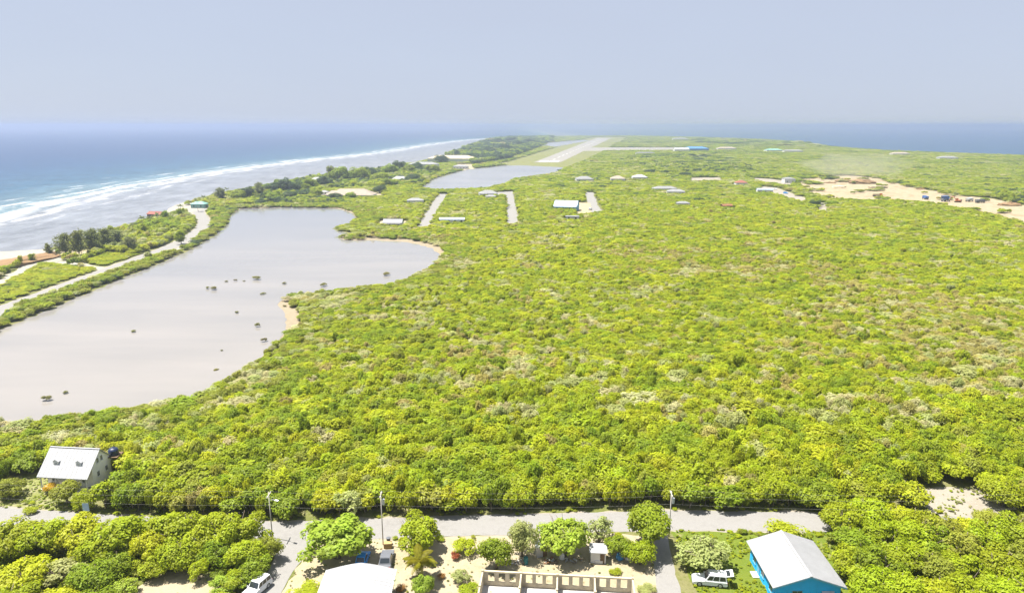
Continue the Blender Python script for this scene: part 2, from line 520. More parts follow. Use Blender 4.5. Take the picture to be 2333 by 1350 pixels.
# -- ponds
pond_px = [(-260, 850), (-120, 800), (0, 752), (120, 702), (260, 642), (360, 602), (440, 567), (490, 537), (518, 512), (528, 490), (548, 476), (640, 473), (770, 475), (803, 486), (812, 498),
           (790, 513), (756, 521), (770, 527), (805, 533), (762, 541), (790, 548), (850, 547), (930, 552), (985, 565), (1002, 580), (985, 602, 1.5), (940, 622, 2), (890, 642, 2), (800, 652, 2), (740, 660, 2),
           (680, 668, 1.5), (642, 683), (632, 694), (648, 716), (652, 740), (640, 757, 2), (600, 790, 2.5), (560, 825, 2.5), (500, 862, 2.8), (470, 882, 2.8), (400, 892, 2.8), (300, 912, 2.8), (200, 928, 2.8), (80, 942, 2.8), (0, 948, 2.8), (-300, 990, 2.8), (-420, 960)]
pond = PL(pond_px)
sheet('shore_sand', outward(densify(pond, 6, 0, seed=1), 2.6) if False else PL([(600, 680), (700, 655), (720, 690), (690, 740), (640, 790), (600, 800), (610, 740)]), 0.02, M['shore'], 3, 0.5)
sheet('shore_sand', PL([(760, 560), (780, 536), (850, 538), (940, 543), (1000, 556), (1022, 576), (1010, 600), (960, 600)]), 0.02, M['shore'], 3, 0.6, 2)
sheet('shore_sand', PL([(520, 478), (540, 466), (640, 465), (790, 466), (830, 490), (800, 520), (600, 500)]), 0.022, M['shore'], 4, 0.7, 3)
sheet('pond', pond, 0.06, M['pond'], 3.0, 0.45, 4)
EXCLUDE.append((pond, 1.0))
for px_ in ([(626, 690), (652, 688), (682, 715), (680, 748), (648, 762), (640, 730)], [(800, 542), (930, 546), (1000, 560), (1013, 580), (1000, 590), (985, 565), (930, 552), (850, 547)]):
    EXCLUDE.append((PL(px_), 0.0))
pond2 = PL([(955, 426, 3), (985, 408), (1040, 392), (1065, 386), (1150, 377), (1200, 377), (1290, 382), (1265, 393, 2.5), (1170, 406, 2.5), (1150, 418, 2.5), (1100, 428, 2.5), (1000, 430, 2.5)])
sheet('pond', pond2, 0.08, M['pond_far'], 12, 2.0, 5)
EXCLUDE.append((pond2, 0.0))
pond3 = PL([(1232, 332), (1250, 325), (1320, 319), (1345, 320), (1300, 328), (1260, 336)])
sheet('pond', pond3, 0.08, M['pond_far'], 25, 3.0, 6)
EXCLUDE.append((pond3, 0.0))

# -- airstrip
verge = PL([(1135, 374), (1165, 368), (1215, 352), (1340, 315), (1360, 312), (1430, 312), (1415, 322), (1375, 343), (1330, 366), (1285, 384), (1190, 380)])
sheet('airstrip_verge', verge, 0.05, M['verge'], 30, 2, 7)
EXCLUDE.append((verge, 4.0))
rw = [P(1216, 370), P(1276, 370), P(1394, 314), P(1360, 314)]
sheet('runway', [(v.x, v.y) for v in rw], 0.12, M['runway'], 60, 0.4, 8)
tw = PL([(1338, 336), (1560, 336), (1565, 343), (1330, 344)])
sheet('taxiway', tw, 0.10, M['runway'], 40, 0.5, 9)
EXCLUDE.append((tw, 3.0))
# white threshold bars painted on the runway's near end
dirv = ((rw[3] + rw[2]) / 2 - (rw[0] + rw[1]) / 2).normalized()
sidev = Vector((dirv.y, -dirv.x, 0))
mid = (rw[0] + rw[1]) / 2
mb = MB()
for k in range(-5, 6):
    if k == 0: continue
    a = mid + sidev * (k * 3.0) + dirv * 12
    b_ = a + dirv * 40
    mb.poly([(*(a - sidev * .9).xy, ZL + .14), (*(a + sidev * .9).xy, ZL + .14), (*(b_ + sidev * .9).xy, ZL + .14), (*(b_ - sidev * .9).xy, ZL + .14)])
for k in range(24):
    a = mid + dirv * (90 + k * 85)
    b_ = a + dirv * 40
    mb.poly([(*(a - sidev * .6).xy, ZL + .14), (*(a + sidev * .6).xy, ZL + .14), (*(b_ + sidev * .6).xy, ZL + .14), (*(b_ - sidev * .6).xy, ZL + .14)])
tag(mb.build('runway_marking', M['trim']), kind='structure')

# -- cleared quarry on the right, marl tracks
quarry = PL([(1822, 408), (1870, 402), (1930, 400), (2000, 404), (2050, 420), (2110, 432), (2200, 446), (2260, 452), (2333, 468), (2480, 486), (2480, 545, 2.5), (2333, 503, 2.5), (2250, 484, 2.5), (2180, 472, 2.5), (2120, 460, 2.5), (2050, 456, 2.5), (1980, 455, 2.5), (1890, 452, 2.5), (1862, 440, 2.5), (1835, 441, 2), (1826, 425)])
sheet('cleared_ground', quarry, 0.05, M['cleared'], 5, 2.6, 10)
EXCLUDE.append((quarry, -99.0))
for k, (nm, px) in enumerate([
    ('marl_track', [(1732, 424), (1770, 428), (1838, 452), (1828, 462, 1.5), (1770, 442, 1.5), (1735, 436, 1.5)]),
    ('marl_track', [(1700, 404), (1760, 408), (1805, 415), (1800, 422, 2), (1740, 414, 2)]),
    ('marl_track', [(1575, 405), (1640, 404), (1645, 411, 2), (1575, 412, 2)]),
    ('marl_track', [(1866, 462), (1884, 462), (1880, 484, 1.5), (1866, 484, 1.5)]),
    ('access_road', [(1000, 442), (1020, 442), (1003, 470), (988, 495), (972, 523), (948, 523), (968, 490), (985, 462)]),
    ('access_road', [(1128, 438), (1168, 436), (1171, 455), (1178, 480), (1178, 512, 1), (1157, 514, 1), (1156, 480), (1155, 450), (1128, 444)]),
    ('access_road', [(1334, 438), (1350, 438), (1362, 465), (1374, 486, 1), (1345, 488, 1), (1338, 465)]),
    ('earth_patch', [(1310, 462), (1345, 462), (1350, 490, 1), (1318, 492, 1)]),
    ('earth_patch', [(735, 440), (865, 438), (872, 449, 1), (730, 452, 1)]),
    ('earth_patch', [(1040, 374), (1075, 374), (1080, 384, 2), (1040, 386, 2)]),
    ('earth_patch', [(868, 503), (925, 503), (925, 515, 1), (862, 515, 1)]),
]):
    poly = PL(px)
    sheet(nm, poly, 0.045 + 0.002 * k, {'marl_track': M['track'], 'access_road': M['asphalt'], 'earth_patch': M['sand']}[nm], 6, 0.5, 20 + k)
    EXCLUDE.append((poly, 1.2))

# -- coast road on the causeway, with its sandy shoulders
causeway = [(-152, 150), (-160.5, 190)] + PL([(0, 705), (120, 661), (240, 617), (335, 582)]) + PL([(385, 564), (428, 543), (460, 520), (467, 505), (457, 490), (452, 482), (480, 475), (560, 468), (640, 461)])
o, poly = ribbon('road_shoulder', causeway, [8.2] * 6 + [8.6] * 9, 0.03, M['track'], 4, 0.4, 30)
o, poly = ribbon('coast_road', causeway, [7.0] * 6 + [7.2] * 9, 0.05, M['asphalt'], 4, 0.1, 31)
EXCLUDE.append((poly, 1.6))
for k, px in enumerate([[(-10, 640), (40, 612), (90, 588), (135, 580), (150, 590), (100, 600), (60, 618), (-10, 655)],
                        [(110, 590), (185, 598), (240, 608), (235, 616), (180, 606), (100, 600)],
                        [(135, 565), (230, 572), (190, 590), (140, 588)],
                        [(-20, 575), (110, 566), (125, 585), (60, 598), (-20, 625)],
                        [(430, 478), (440, 466), (470, 462), (478, 468), (462, 478), (450, 490), (428, 496)],
                        [(330, 500), (380, 484), (440, 464), (445, 474), (400, 490), (335, 508)],
                        [(380, 560), (420, 545), (440, 552), (400, 575), (350, 580)]]):
    poly = PL(px)
    sheet('sand_patch', poly, 0.012 + 0.002 * k, M['beach'] if k != 2 else M['sand'], 4, 0.8, 40 + k)
    EXCLUDE.append((poly, 0.3))

# -- foreground: yards, lawns, roads
yard = PL([(700, 1258), (640, 1350), (590, 1440), (1100, 1440), (1560, 1440), (1552, 1350), (1535, 1290), (1505, 1222), (1400, 1214), (1020, 1222), (900, 1232), (850, 1218), (740, 1210)])
sheet('sandy_yard', yard, 0.006, M['sand'], 1.2, 0.2, 50)
lawn = PL([(1528, 1205), (1545, 1240), (1566, 1300), (1590, 1350), (1630, 1440), (2060, 1440), (1960, 1350), (1900, 1250), (1890, 1211)])
sheet('lawn', lawn, 0.010, M['lawn'], 1.2, 0.22, 51)
yard2 = PL([(-60, 1160), (60, 1168), (200, 1182), (222, 1150), (228, 1105), (215, 1085), (82, 1075), (45, 1092), (-10, 1122), (-70, 1130)])
sheet('dry_lawn', yard2, 0.008, M['drylawn'], 1.2, 0.25, 52)
clearing = PL([(2058, 1124), (2090, 1112), (2235, 1110), (2285, 1145), (2330, 1190), (2200, 1215), (2140, 1190), (2100, 1150)])
sheet('sandy_clearing', clearing, 0.006, M['track'], 1.2, 0.3, 53)
bank = PL([(300, 1345), (350, 1312), (400, 1300), (445, 1300), (500, 1320), (470, 1440), (260, 1440)])
sheet('sand_bank', bank, 0.006, M['sand'], 1.2, 0.3, 54)
main_line = [(-190, 116), (-130, 106), (-82, 99.4), (-60, 96.8), (-36, 95.2), (-10, 96.8), (10, 97.8), (25, 98.5), (50, 97.9), (75, 96.6), (130, 94)]
ribbon('road_shoulder', main_line, 6.1, 0.012, M['track'], 1.5, 0.25, 55)
o, main_poly = ribbon('main_road', main_line, 5.5, 0.028, M['asphalt'], 1.5, 0.06, 56)
side_l = PL([(634, 1186), (641, 1212), (630, 1260), (606, 1310), (580, 1350), (545, 1410)])
side_r = PL([(598, 1410), (640, 1350), (668, 1300), (694, 1265), (712, 1230), (742, 1196)])
sheet('side_road', side_l + side_r, 0.033, M['asphalt'], 1.2, 0.07, 57)
drive = PL([(1494, 1222), (1492, 1250), (1490, 1290), (1497, 1350), (1505, 1430), (1580, 1430), (1552, 1350), (1534, 1285), (1520, 1218)])
sheet('driveway', drive, 0.024, M['asphalt'], 1.2, 0.07, 58)
EXCLUDE.append((main_poly, 0.5))
EXCLUDE.append((clearing, 0.5))
EXCLUDE.append((yard2, 0.5))
EXCLUDE.append(([(-81, 106), (-67.8, 105), (-67.2, 113.5), (-80, 115.5)], 0.1))

# -- houses in the middle distance: name, label, category, roof pixel, width, depth, turn, wall, roof, eave, rise, hipped, windows, porch
FH = [
 ('white_roof_cottage', 'white-roofed cottage with shaded front on the shore of the large pond', 'house', 896, 502, 12, 7, -3, 'white_wall', 'far_white_roof', 2.8, 1.5, False, 4, True),
 ('small_white_house', 'small white-roofed house in scrub above the pond-shore cottage', 'house', 946, 453, 13, 8, 4, 'white_wall', 'far_white_roof', 3.2, 1.2, True, 3, False),
 ('tan_roof_villa', 'long tan hip-roofed villa behind the far bank of the large pond', 'villa', 803, 436, 38, 17, -2, 'white_wall', 'tan_roof', 3.2, 3.4, True, 9, False),
 ('tan_roof_wing', 'smaller tan-roofed wing left of the long villa', 'villa', 760, 438, 14, 11, 6, 'white_wall', 'tan_roof', 3.0, 2.4, True, 3, False),
 ('white_cottage', 'low white cottage left of the tan villa', 'cottage', 738, 435, 8, 6, 0, 'white_wall', 'far_white_roof', 2.6, 1.0, True, 2, False),
 ('beach_house', 'pale beach house among the shore trees left of the tall dark tree', 'house', 722, 406, 14, 10, 8, 'white_wall', 'grey_roof', 3.2, 1.8, True, 3, False),
 ('beach_house', 'pale-roofed beach house in the shore trees above the tan villa', 'house', 868, 403, 15, 11, -10, 'white_wall', 'tan_roof', 3.5, 2.4, True, 3, False),
 ('beach_house', 'grey-roofed beach house right of the pale-roofed one above the villa', 'house', 912, 404, 18, 11, 0, 'white_wall', 'grey_roof', 3.2, 1.8, True, 4, False),
 ('resort_block', 'large white-roofed resort block on the shore left of the hotel', 'hotel', 965, 371, 42, 18, -6, 'white_wall', 'far_white_roof', 6.0, 2.2, True, 8, False),
 ('hotel', 'long pale hotel roof on the shore before the dark headland', 'hotel', 1030, 357, 78, 26, -4, 'white_wall', 'beam', 7.0, 3.5, True, 14, False),
 ('hotel_annex', 'low pale annex in front of the long hotel roof', 'building', 1050, 377, 22, 12, 0, 'white_wall', 'far_white_roof', 3.5, 1.5, True, 5, False),
 ('white_house', 'white-roofed house at the far end of the straight access road', 'house', 1112, 436, 16, 11, 10, 'white_wall', 'far_white_roof', 3.4, 1.8, True, 3, True),
 ('garage', 'small white garage left of the straight access road', 'garage', 1118, 445, 9, 6, 0, 'white_wall', 'far_white_roof', 2.6, .9, True, 1, False),
 ('teal_roof_building', 'long low pale roof in scrub right of the left access road', 'building', 1030, 497, 16, 5, 0, 'white_wall', 'blue_roof', 2.6, .7, False, 4, False),
 ('pale_blue_house', 'pale blue house with a large sloping roof beside the earthworks', 'house', 1291, 462, 17, 13, -14, 'blue_trim', 'blue_roof', 3.6, 2.6, False, 4, True),
 ('earthwork_shed', 'white flat-roofed shed in front of the pale blue house', 'shed', 1304, 493, 9, 5, -4, 'white_wall', 'far_white_roof', 2.3, .2, False, 2, False),
 ('cottage', 'white far cottage left of the pair below the airstrip', 'cottage', 1331, 404, 19, 12, 5, 'white_wall', 'far_white_roof', 3.4, 2.0, True, 3, False),
 ('cottage', 'white far cottage right of the pair below the airstrip', 'cottage', 1407, 403, 16, 12, -5, 'white_wall', 'tan_roof', 3.6, 2.2, True, 3, False),
 ('cottage', 'grey-roofed far cottage half sunk in trees below the taxiway', 'cottage', 1457, 400, 17, 12, 0, 'white_wall', 'grey_roof', 3.6, 2.0, True, 3, False),
 ('twin_house', 'left of the twin white-roofed houses in the middle of the scrub', 'house', 1514, 426, 22, 10, 6, 'white_wall', 'far_white_roof', 3.2, 1.4, True, 4, False),
 ('twin_house', 'right of the twin white-roofed houses in the middle of the scrub', 'house', 1540, 433, 16, 9, -8, 'white_wall', 'far_white_roof', 3.2, 1.4, True, 3, False),
 ('white_hut', 'white hut in scrub below the twin houses', 'hut', 1556, 460, 10, 6, 0, 'white_wall', 'far_white_roof', 2.8, .9, True, 2, False),
 ('red_roof_hut', 'red-brown roofed hut at the start of the upper marl track', 'hut', 1688, 413, 12, 9, 0, 'white_wall', 'red_roof', 3.4, 1.6, True, 2, False),
 ('rust_hut', 'rusty low hut in scrub right of the white hut', 'hut', 1655, 466, 8, 6, 10, 'rust', 'rust', 2.4, .8, False, 1, False),
 ('quarry_office', 'grey-white flat building at the head of the lower marl track', 'building', 1742, 430, 14, 8, -8, 'white_wall', 'blue_roof', 3.6, .6, False, 3, False),
 ('quarry_shed', 'pale square shed by the upper marl track left of the clearing', 'shed', 1797, 405, 12, 10, 0, 'white_wall', 'far_white_roof', 4.5, 1.0, True, 2, False),
 ('beach_shelter', 'red-brown roofed shelter by the lagoon left of the road bend', 'shelter', 356, 484, 11, 6, -14, 'darkwood', 'red_roof', 2.4, 1.1, False, 2, False),
 ('green_hut', 'sea-green hut at the road bend by the lagoon', 'hut', 454, 461, 11, 7, -6, 'green_roof', 'green_roof', 3.0, 1.4, True, 2, False),
 ('airport_terminal', 'deep blue airport terminal at the end of the taxiway', 'terminal', 1584, 336, 58, 26, 0, 'airport_blue', 'airport_blue', 7.0, 3.0, True, 8, False),
 ('airport_hangar', 'pale hangar beside the deep blue airport terminal', 'hangar', 1552, 338, 34, 20, 0, 'white_wall', 'grey_roof', 6.0, 3.0, False, 4, False),
 ('pale_shed', 'pale flat shed in front of the taxiway', 'shed', 1470, 347, 40, 12, 0, 'white_wall', 'far_white_roof', 3.6, 1.0, True, 5, False),
 ('green_roof_warehouse', 'sea-green roofed warehouse right of the airport terminal', 'warehouse', 1762, 340, 38, 18, 4, 'white_wall', 'green_roof', 5.0, 2.0, True, 5, False),
 ('white_warehouse', 'white warehouse right of the sea-green roofed one', 'warehouse', 1806, 342, 42, 16, 0, 'white_wall', 'far_white_roof', 5.0, 1.6, True, 6, False),
 ('tan_roof_store', 'tan-roofed store between the terminal and the sea-green warehouse', 'store', 1655, 336, 46, 18, 0, 'white_wall', 'tan_roof', 5.0, 2.4, True, 6, False),
 ('shore_house', 'white house on the far right shore against the sea', 'house', 2158, 357, 32, 14, -4, 'white_wall', 'far_white_roof', 4.0, 2.0, True, 4, False),
 ('shore_house', 'pale house on the far right shore left of the white one', 'house', 2050, 348, 36, 14, 0, 'white_wall', 'tan_roof', 4.0, 2.0, True, 4, False),
 ('headland_house', 'white house between the dark headland and the airstrip', 'house', 1215, 316, 46, 24, 0, 'white_wall', 'far_white_roof', 6.0, 3.0, True, 5, False),
 ('white_building', 'white building on the horizon shore right of the airstrip end', 'building', 1549, 315, 60, 24, 0, 'white_wall', 'far_white_roof', 6.0, 3.0, True, 6, False),
]
for q_ in FH:                                   # ground kept open round each house
    c_ = P(q_[3], q_[4], ZL + q_[10] + q_[11] * .5)
    hw_, hd_ = q_[5] / 2 + 2.0, q_[6] / 2
    EXCLUDE.append(([(c_.x - hw_, c_.y - hd_ - (7 if c_.y < 700 else 12)), (c_.x + hw_, c_.y - hd_ - (7 if c_.y < 700 else 12)), (c_.x + hw_, c_.y + hd_ + 1), (c_.x - hw_, c_.y + hd_ + 1)], 0.0))

# ------------------------------------------------------------------ the sea
REEF = [(-200, -318), (300, -322), (452, -331), (566, -358), (709, -378), (863, -382), (1012, -378), (1238, -355), (1542, -300), (2000, -270), (2431, -245), (2900, -190), (3300, -110), (3700, 60), (4200, 250)]
def reef_x(y):
    return np.interp(y, [q[0] for q in REEF], [q[1] for q in REEF])
def sea_mesh():
    xs = np.concatenate([-np.geomspace(40000, 760, 22), np.arange(-752, -150, 5.0), np.geomspace(150, 40000, 14) - 290])
    ys = np.concatenate([[-400, -100, 50, 150], np.arange(200, 1000, 6.0), np.geomspace(1000, 4200, 110), np.geomspace(4600, 40000, 14)])
    X, Y = np.meshgrid(xs, ys)
    d = reef_x(Y) - X                                # distance seaward of the reef crest
    Z = np.zeros_like(X)
    fine = (X > -760) & (X < -150) & (Y > 150) & (Y < 4200)
    def n(a, b, ph):
        return np.sin(X * a + ph + 1.7 * np.sin(Y * b * 0.6)) * np.sin(Y * b + ph * 2)
    swell = np.zeros_like(X)
    for c, w, h in ((4, 6, 0.9), (22, 7, 0.8), (48, 9, 0.55), (85, 12, 0.4)):
        cc = c + 7 * np.sin(Y / 47 + c) + 4 * np.sin(Y / 19 + 2 * c)
        swell += h * np.exp(-((d - cc) / w) ** 2) * (0.6 + 0.4 * np.sin(Y / 31 + c))
    swell += 0.12 * n(0.12, 0.05, 1) * (d > 0) + 0.05 * n(0.3, 0.2, 3)
    Z = np.where(fine, swell, 0.0)
    ny, nx = X.shape
    v = np.stack([X.ravel(), Y.ravel(), Z.ravel()], 1)
    idx = np.arange(ny * nx).reshape(ny, nx)
    f = np.stack([idx[:-1, :-1].ravel(), idx[:-1, 1:].ravel(), idx[1:, 1:].ravel(), idx[1:, :-1].ravel()], 1)
    me = bpy.data.meshes.new('sea')
    me.from_pydata(v.tolist(), [], f.tolist())
    me.polygons.foreach_set('use_smooth', [True] * len(me.polygons))
    return me
def sea_material():
    m, nt, b, out = new_mat('sea_water')
    N, L = nt.nodes, nt.links
    geo = N.new('ShaderNodeNewGeometry')
    sep = N.new('ShaderNodeSeparateXYZ')
    L.new(geo.outputs['Position'], sep.inputs[0])
    def math_(op, a, b_=None, c=None):
        n = N.new('ShaderNodeMath'); n.operation = op
        for i, q in enumerate((a, b_, c)):
            if q is None: continue
            if isinstance(q, (int, float)): n.inputs[i].default_value = q
            else: L.new(q, n.inputs[i])
        return n.outputs[0]
    def rng_(v, a, b_, c, d):
        n = N.new('ShaderNodeMapRange')
        n.inputs['From Min'].default_value = a; n.inputs['From Max'].default_value = b_
        n.inputs['To Min'].default_value = c; n.inputs['To Max'].default_value = d
        L.new(v, n.inputs['Value'])
        return n.outputs['Result']
    def noise(vec, sc, det=4, ro=0.6):
        n = N.new('ShaderNodeTexNoise')
        n.inputs['Scale'].default_value = sc; n.inputs['Detail'].default_value = det; n.inputs['Roughness'].default_value = ro
        L.new(vec, n.inputs['Vector'])
        return n.outputs['Fac']
    # the reef line x(y) as a curve
    t = rng_(sep.outputs['Y'], -200, 4200, 0, 1)
    fc = N.new('ShaderNodeFloatCurve')
    cv = fc.mapping.curves[0]
    pts = [((y + 200) / 4400, (x + 400) / 700) for y, x in REEF]
    cv.points[0].location = pts[0]; cv.points[-1].location = pts[-1]
    for q in pts[1:-1]: cv.points.new(*q)
    for q in cv.points: q.handle_type = 'VECTOR'
    fc.mapping.update()
    L.new(t, fc.inputs['Value'])
    rx = math_('MULTIPLY_ADD', fc.outputs[0], 700.0, -400.0)
    d = math_('SUBTRACT', rx, sep.outputs['X'])
    # stretch the pattern along the reef
    mp = N.new('ShaderNodeMapping')
    mp.inputs['Scale'].default_value = (1.0, 0.33, 1.0)
    L.new(geo.outputs['Position'], mp.inputs['Vector'])
    big = noise(geo.outputs['Position'], 0.012, 4)
    foamn = noise(mp.outputs[0], 0.085, 6, 0.68)
    foamf = noise(mp.outputs[0], 0.45, 4, 0.7)
    dw = math_('ADD', d, math_('MULTIPLY_ADD', big, 60.0, -30.0))
    # base colour across the shelf: lagoon, shallow slope, deep
    cr = N.new('ShaderNodeValToRGB')
    L.new(rng_(dw, -160, 640, 0, 1), cr.inputs['Fac'])
    e = cr.color_ramp.elements
    stops = [(0.0, (0.245, 0.25, 0.27)), (0.19, (0.215, 0.232, 0.262)), (0.22, (0.13, 0.215, 0.245)), (0.33, (0.034, 0.104, 0.170)), (0.6, (0.013, 0.062, 0.145)), (1.0, (0.008, 0.045, 0.125))]
    while len(e) < len(stops): e.new(0.5)
    for k, (p, c) in enumerate(stops): e[k].position = p; e[k].color = (*[q * 0.62 for q in c], 1)
    # north of the island (right) it is deep at once
    right = rng_(sep.outputs['X'], 200, 500, 0, 1)
    mdeep = N.new('ShaderNodeMix'); mdeep.data_type = 'RGBA'
    L.new(right, mdeep.inputs[0]); L.new(cr.outputs['Color'], mdeep.inputs[6]); mdeep.inputs[7].default_value = (0.010, 0.044, 0.108, 1)
    # mottling of coral heads and sea grass, with choppy-water tone put into the colour
    mot = rng_(math_('ADD', math_('MULTIPLY', noise(mp.outputs[0], 0.10, 6, 0.7), 0.65), math_('MULTIPLY', noise(geo.outputs['Position'], 0.02, 4), 0.35)), 0.36, 0.64, 0.62, 1.38)
    sc = N.new('ShaderNodeVectorMath'); sc.operation = 'SCALE'
    L.new(mdeep.outputs[2], sc.inputs[0]); L.new(mot, sc.inputs['Scale'])
    # foam: broken lines of breakers over the reef crest, streaks drifting behind them
    warp = noise(mp.outputs[0], 0.02, 4, 0.6)
    dd = math_('ADD', d, math_('MULTIPLY_ADD', warp, 56.0, -28.0))
    foam = None
    for c_, w_, amp, th in ((-30, 4, 0.55, 0.53), (-10, 7, 0.9, 0.47), (8, 11, 1.0, 0.40), (32, 7, 1.0, 0.46), (60, 5, 0.7, 0.55), (96, 4, 0.5, 0.60), (140, 4, 0.4, 0.64)):
        line = rng_(math_('ABSOLUTE', math_('ADD', dd, -float(c_))), w_ * 0.35, w_, 1, 0)
        f_ = math_('MULTIPLY', math_('MULTIPLY', line, rng_(foamn, th - 0.06, th + 0.05, 0, 1)), amp)
        foam = f_ if foam is None else math_('MAXIMUM', foam, f_)
    streak = math_('MULTIPLY', rng_(math_('ABSOLUTE', math_('ADD', dd, -14.0)), 10, 52, 1, 0), rng_(foamf, 0.48, 0.70, 0, 0.6))
    foam = math_('MAXIMUM', foam, streak)
    foam = math_('MULTIPLY', foam, rng_(foamf, 0.25, 0.6, 0.55, 1.0))
    # little white caps out at sea
    caps = math_('MULTIPLY', rng_(noise(mp.outputs[0], 0.10, 5, 0.75), 0.72, 0.78, 0, 0.4), rng_(d, 30, 60, 0, 1))
    foam = math_('MULTIPLY', math_('MAXIMUM', foam, caps), rng_(sep.outputs['X'], 0, 60, 1, 0))
    mf = N.new('ShaderNodeMix'); mf.data_type = 'RGBA'
    L.new(foam, mf.inputs[0]); L.new(sc.outputs[0], mf.inputs[6]); mf.inputs[7].default_value = (0.34, 0.345, 0.355, 1)
    L.new(mf.outputs[2], b.inputs['Base Color'])
    L.new(rng_(foam, 0, 1, 0.34, 0.9), b.inputs['Roughness'])
    b.inputs['IOR'].default_value = 1.33
    spec(b, 0.30)
    bp = N.new('ShaderNodeBump')
    bp.inputs['Strength'].default_value = 0.8; bp.inputs['Distance'].default_value = 1.4
    wv = math_('ADD', noise(mp.outputs[0], 0.16, 4, 0.6), math_('MULTIPLY', noise(geo.outputs['Position'], 0.03, 3), 1.2))
    L.new(wv, bp.inputs['Height'])
    L.new(bp.outputs['Normal'], b.inputs['Normal'])
    return m
tag(obj('sea', sea_mesh(), sea_material()), kind='structure')

# ------------------------------------------------------------------ vegetation: crowns, trunks, palms
TINT = {'bright': (0.262, 0.305, 0.010), 'yellow': (0.325, 0.345, 0.012), 'mid': (0.190, 0.245, 0.012), 'olive': (0.235, 0.250, 0.028),
        'tan': (0.420, 0.390, 0.195), 'dark': (0.060, 0.095, 0.030), 'greyg': (0.305, 0.325, 0.110), 'brown': (0.310, 0.272, 0.080), 'gold': (0.42, 0.27, 0.010),
        'lime': (0.310, 0.350, 0.010), 'red': (0.26, 0.07, 0.03), 'rust': (0.27, 0.14, 0.04), 'pine': (0.180, 0.200, 0.070), 'fresh': (0.250, 0.320, 0.030)}
for _k in TINT: TINT[_k] = tuple(q * 1.17 for q in TINT[_k])
def cards(name, pos, nrm, su, sv, seed, up_bias=None):
    """leaf-sized diamonds: one mesh from numpy arrays"""
    rr = np.random.default_rng(seed)
    n = len(pos)
    nrm = nrm / np.maximum(np.linalg.norm(nrm, axis=1), 1e-6)[:, None]
    t = rr.normal(size=(n, 3)) if up_bias is None else rr.normal(size=(n, 3)) * 0.35 + up_bias
    u = np.cross(nrm, t); u /= np.maximum(np.linalg.norm(u, axis=1), 1e-6)[:, None]
    v = np.cross(nrm, u)
    a = (np.asarray(su) * rr.uniform(0.65, 1.35, n))[:, None] * u
    b = (np.asarray(sv) * rr.uniform(0.65, 1.35, n))[:, None] * v
    fold = nrm * (np.asarray(sv) * 0.25 * np.ones(n))[:, None]
    V = np.stack([pos - b, pos + a * 0.8 + fold, pos + b, pos - a * 0.8 + fold], 1).reshape(-1, 3)
    me = bpy.data.meshes.new(name)
    me.vertices.add(4 * n); me.vertices.foreach_set('co', V.astype(np.float32).ravel())
    me.loops.add(4 * n); me.loops.foreach_set('vertex_index', np.arange(4 * n, dtype=np.int32))
    me.polygons.add(n)
    me.polygons.foreach_set('loop_start', np.arange(0, 4 * n, 4, dtype=np.int32))
    me.update(calc_edges=True)
    me.materials.append(M['leaf'])
    return me
HN = 1.5                                        # crowns are made for radius 1 and height 1.5
def crown_mesh(seed, n, leaf, z0=0.12, nclump=14, dome=1.0, spread=0.62, crad=(0.26, 0.42), up=0.95):
    rr = np.random.default_rng(seed)
    rz = (HN - z0) / 2
    zc = z0 + rz
    d = rr.normal(size=(nclump, 3)); d /= np.linalg.norm(d, axis=1)[:, None]
    d[:, 2] = np.abs(d[:, 2]) * 1.0 - 0.35 * dome * rr.random(nclump)
    rad = rr.uniform(0.35, 1.0, nclump) ** 0.5 * spread * rr.uniform(0.85, 1.12, nclump)
    cc = d * rad[:, None] * np.array((1, 1, rz * 0.95)) + np.array((0, 0, zc - 0.06))
    cr = rr.uniform(*crad, nclump)
    k = rr.choice(nclump, n, p=cr ** 2 / np.sum(cr ** 2))
    e = rr.normal(size=(n, 3)); e[:, 2] += 0.25
    e /= np.linalg.norm(e, axis=1)[:, None]
    pos = cc[k] + e * (cr[k] * rr.uniform(0.62, 1.10, n))[:, None] * np.array((1, 1, 0.82))
    pos[:, 2] = np.clip(pos[:, 2], z0 * 0.6, HN * 1.02)
    out = pos - np.array((0, 0, zc - 0.2)); out /= np.linalg.norm(out, axis=1)[:, None]
    nrm = e * 0.65 + out * 0.45 + np.array((0, 0, up)) + rr.normal(size=(n, 3)) * 0.5
    return cards('crown', pos, nrm, leaf, leaf * 1.15, seed + 1)
def trunk_mesh(seed, fork=0.35, top=0.95, r=0.07, limbs=5, lean=0.0):
    rr = random.Random(seed)
    mb = MB()
    f = Vector((rr.uniform(-.08, .08) + lean, rr.uniform(-.08, .08), fork * HN))
    mb.tube([(0, 0, -0.06), (f.x * .4, f.y * .4, f.z * .5), f], [r * 1.35, r, r * 0.85], 7)
    for k in range(limbs):
        a = 2 * math.pi * (k + rr.random() * 0.6) / limbs
        q = rr.uniform(0.3, 0.6)
        e = Vector((math.cos(a) * q + lean, math.sin(a) * q, HN * rr.uniform(top * .7, top)))
        mdl = f.lerp(e, 0.5) + Vector((math.cos(a) * .08, math.sin(a) * .08, -0.05))
        mb.tube([f - Vector((0, 0, .03)), mdl, e], [r * .6, r * .38, r * .14], 5)
        for j in range(2):
            e2 = mdl + Vector((rr.uniform(-.35, .35), rr.uniform(-.35, .35), rr.uniform(.15, .45)))
            mb.tube([mdl, e2], [r * .28, r * .1], 4)
    me = mb.mesh('trunk', fix=False, smooth=True)
    me.materials.append(M['bark'])
    return me
SCRUB = [crown_mesh(100 + k, 1250, 0.072, 0.02, 15 + k % 4) for k in range(7)] + [crown_mesh(120 + k, 650, 0.058, 0.10, 18, crad=(0.2, 0.36)) for k in range(3)]
SCRUB_T = [trunk_mesh(200 + k, 0.22, 0.85, 0.05, 5) for k in range(10)]
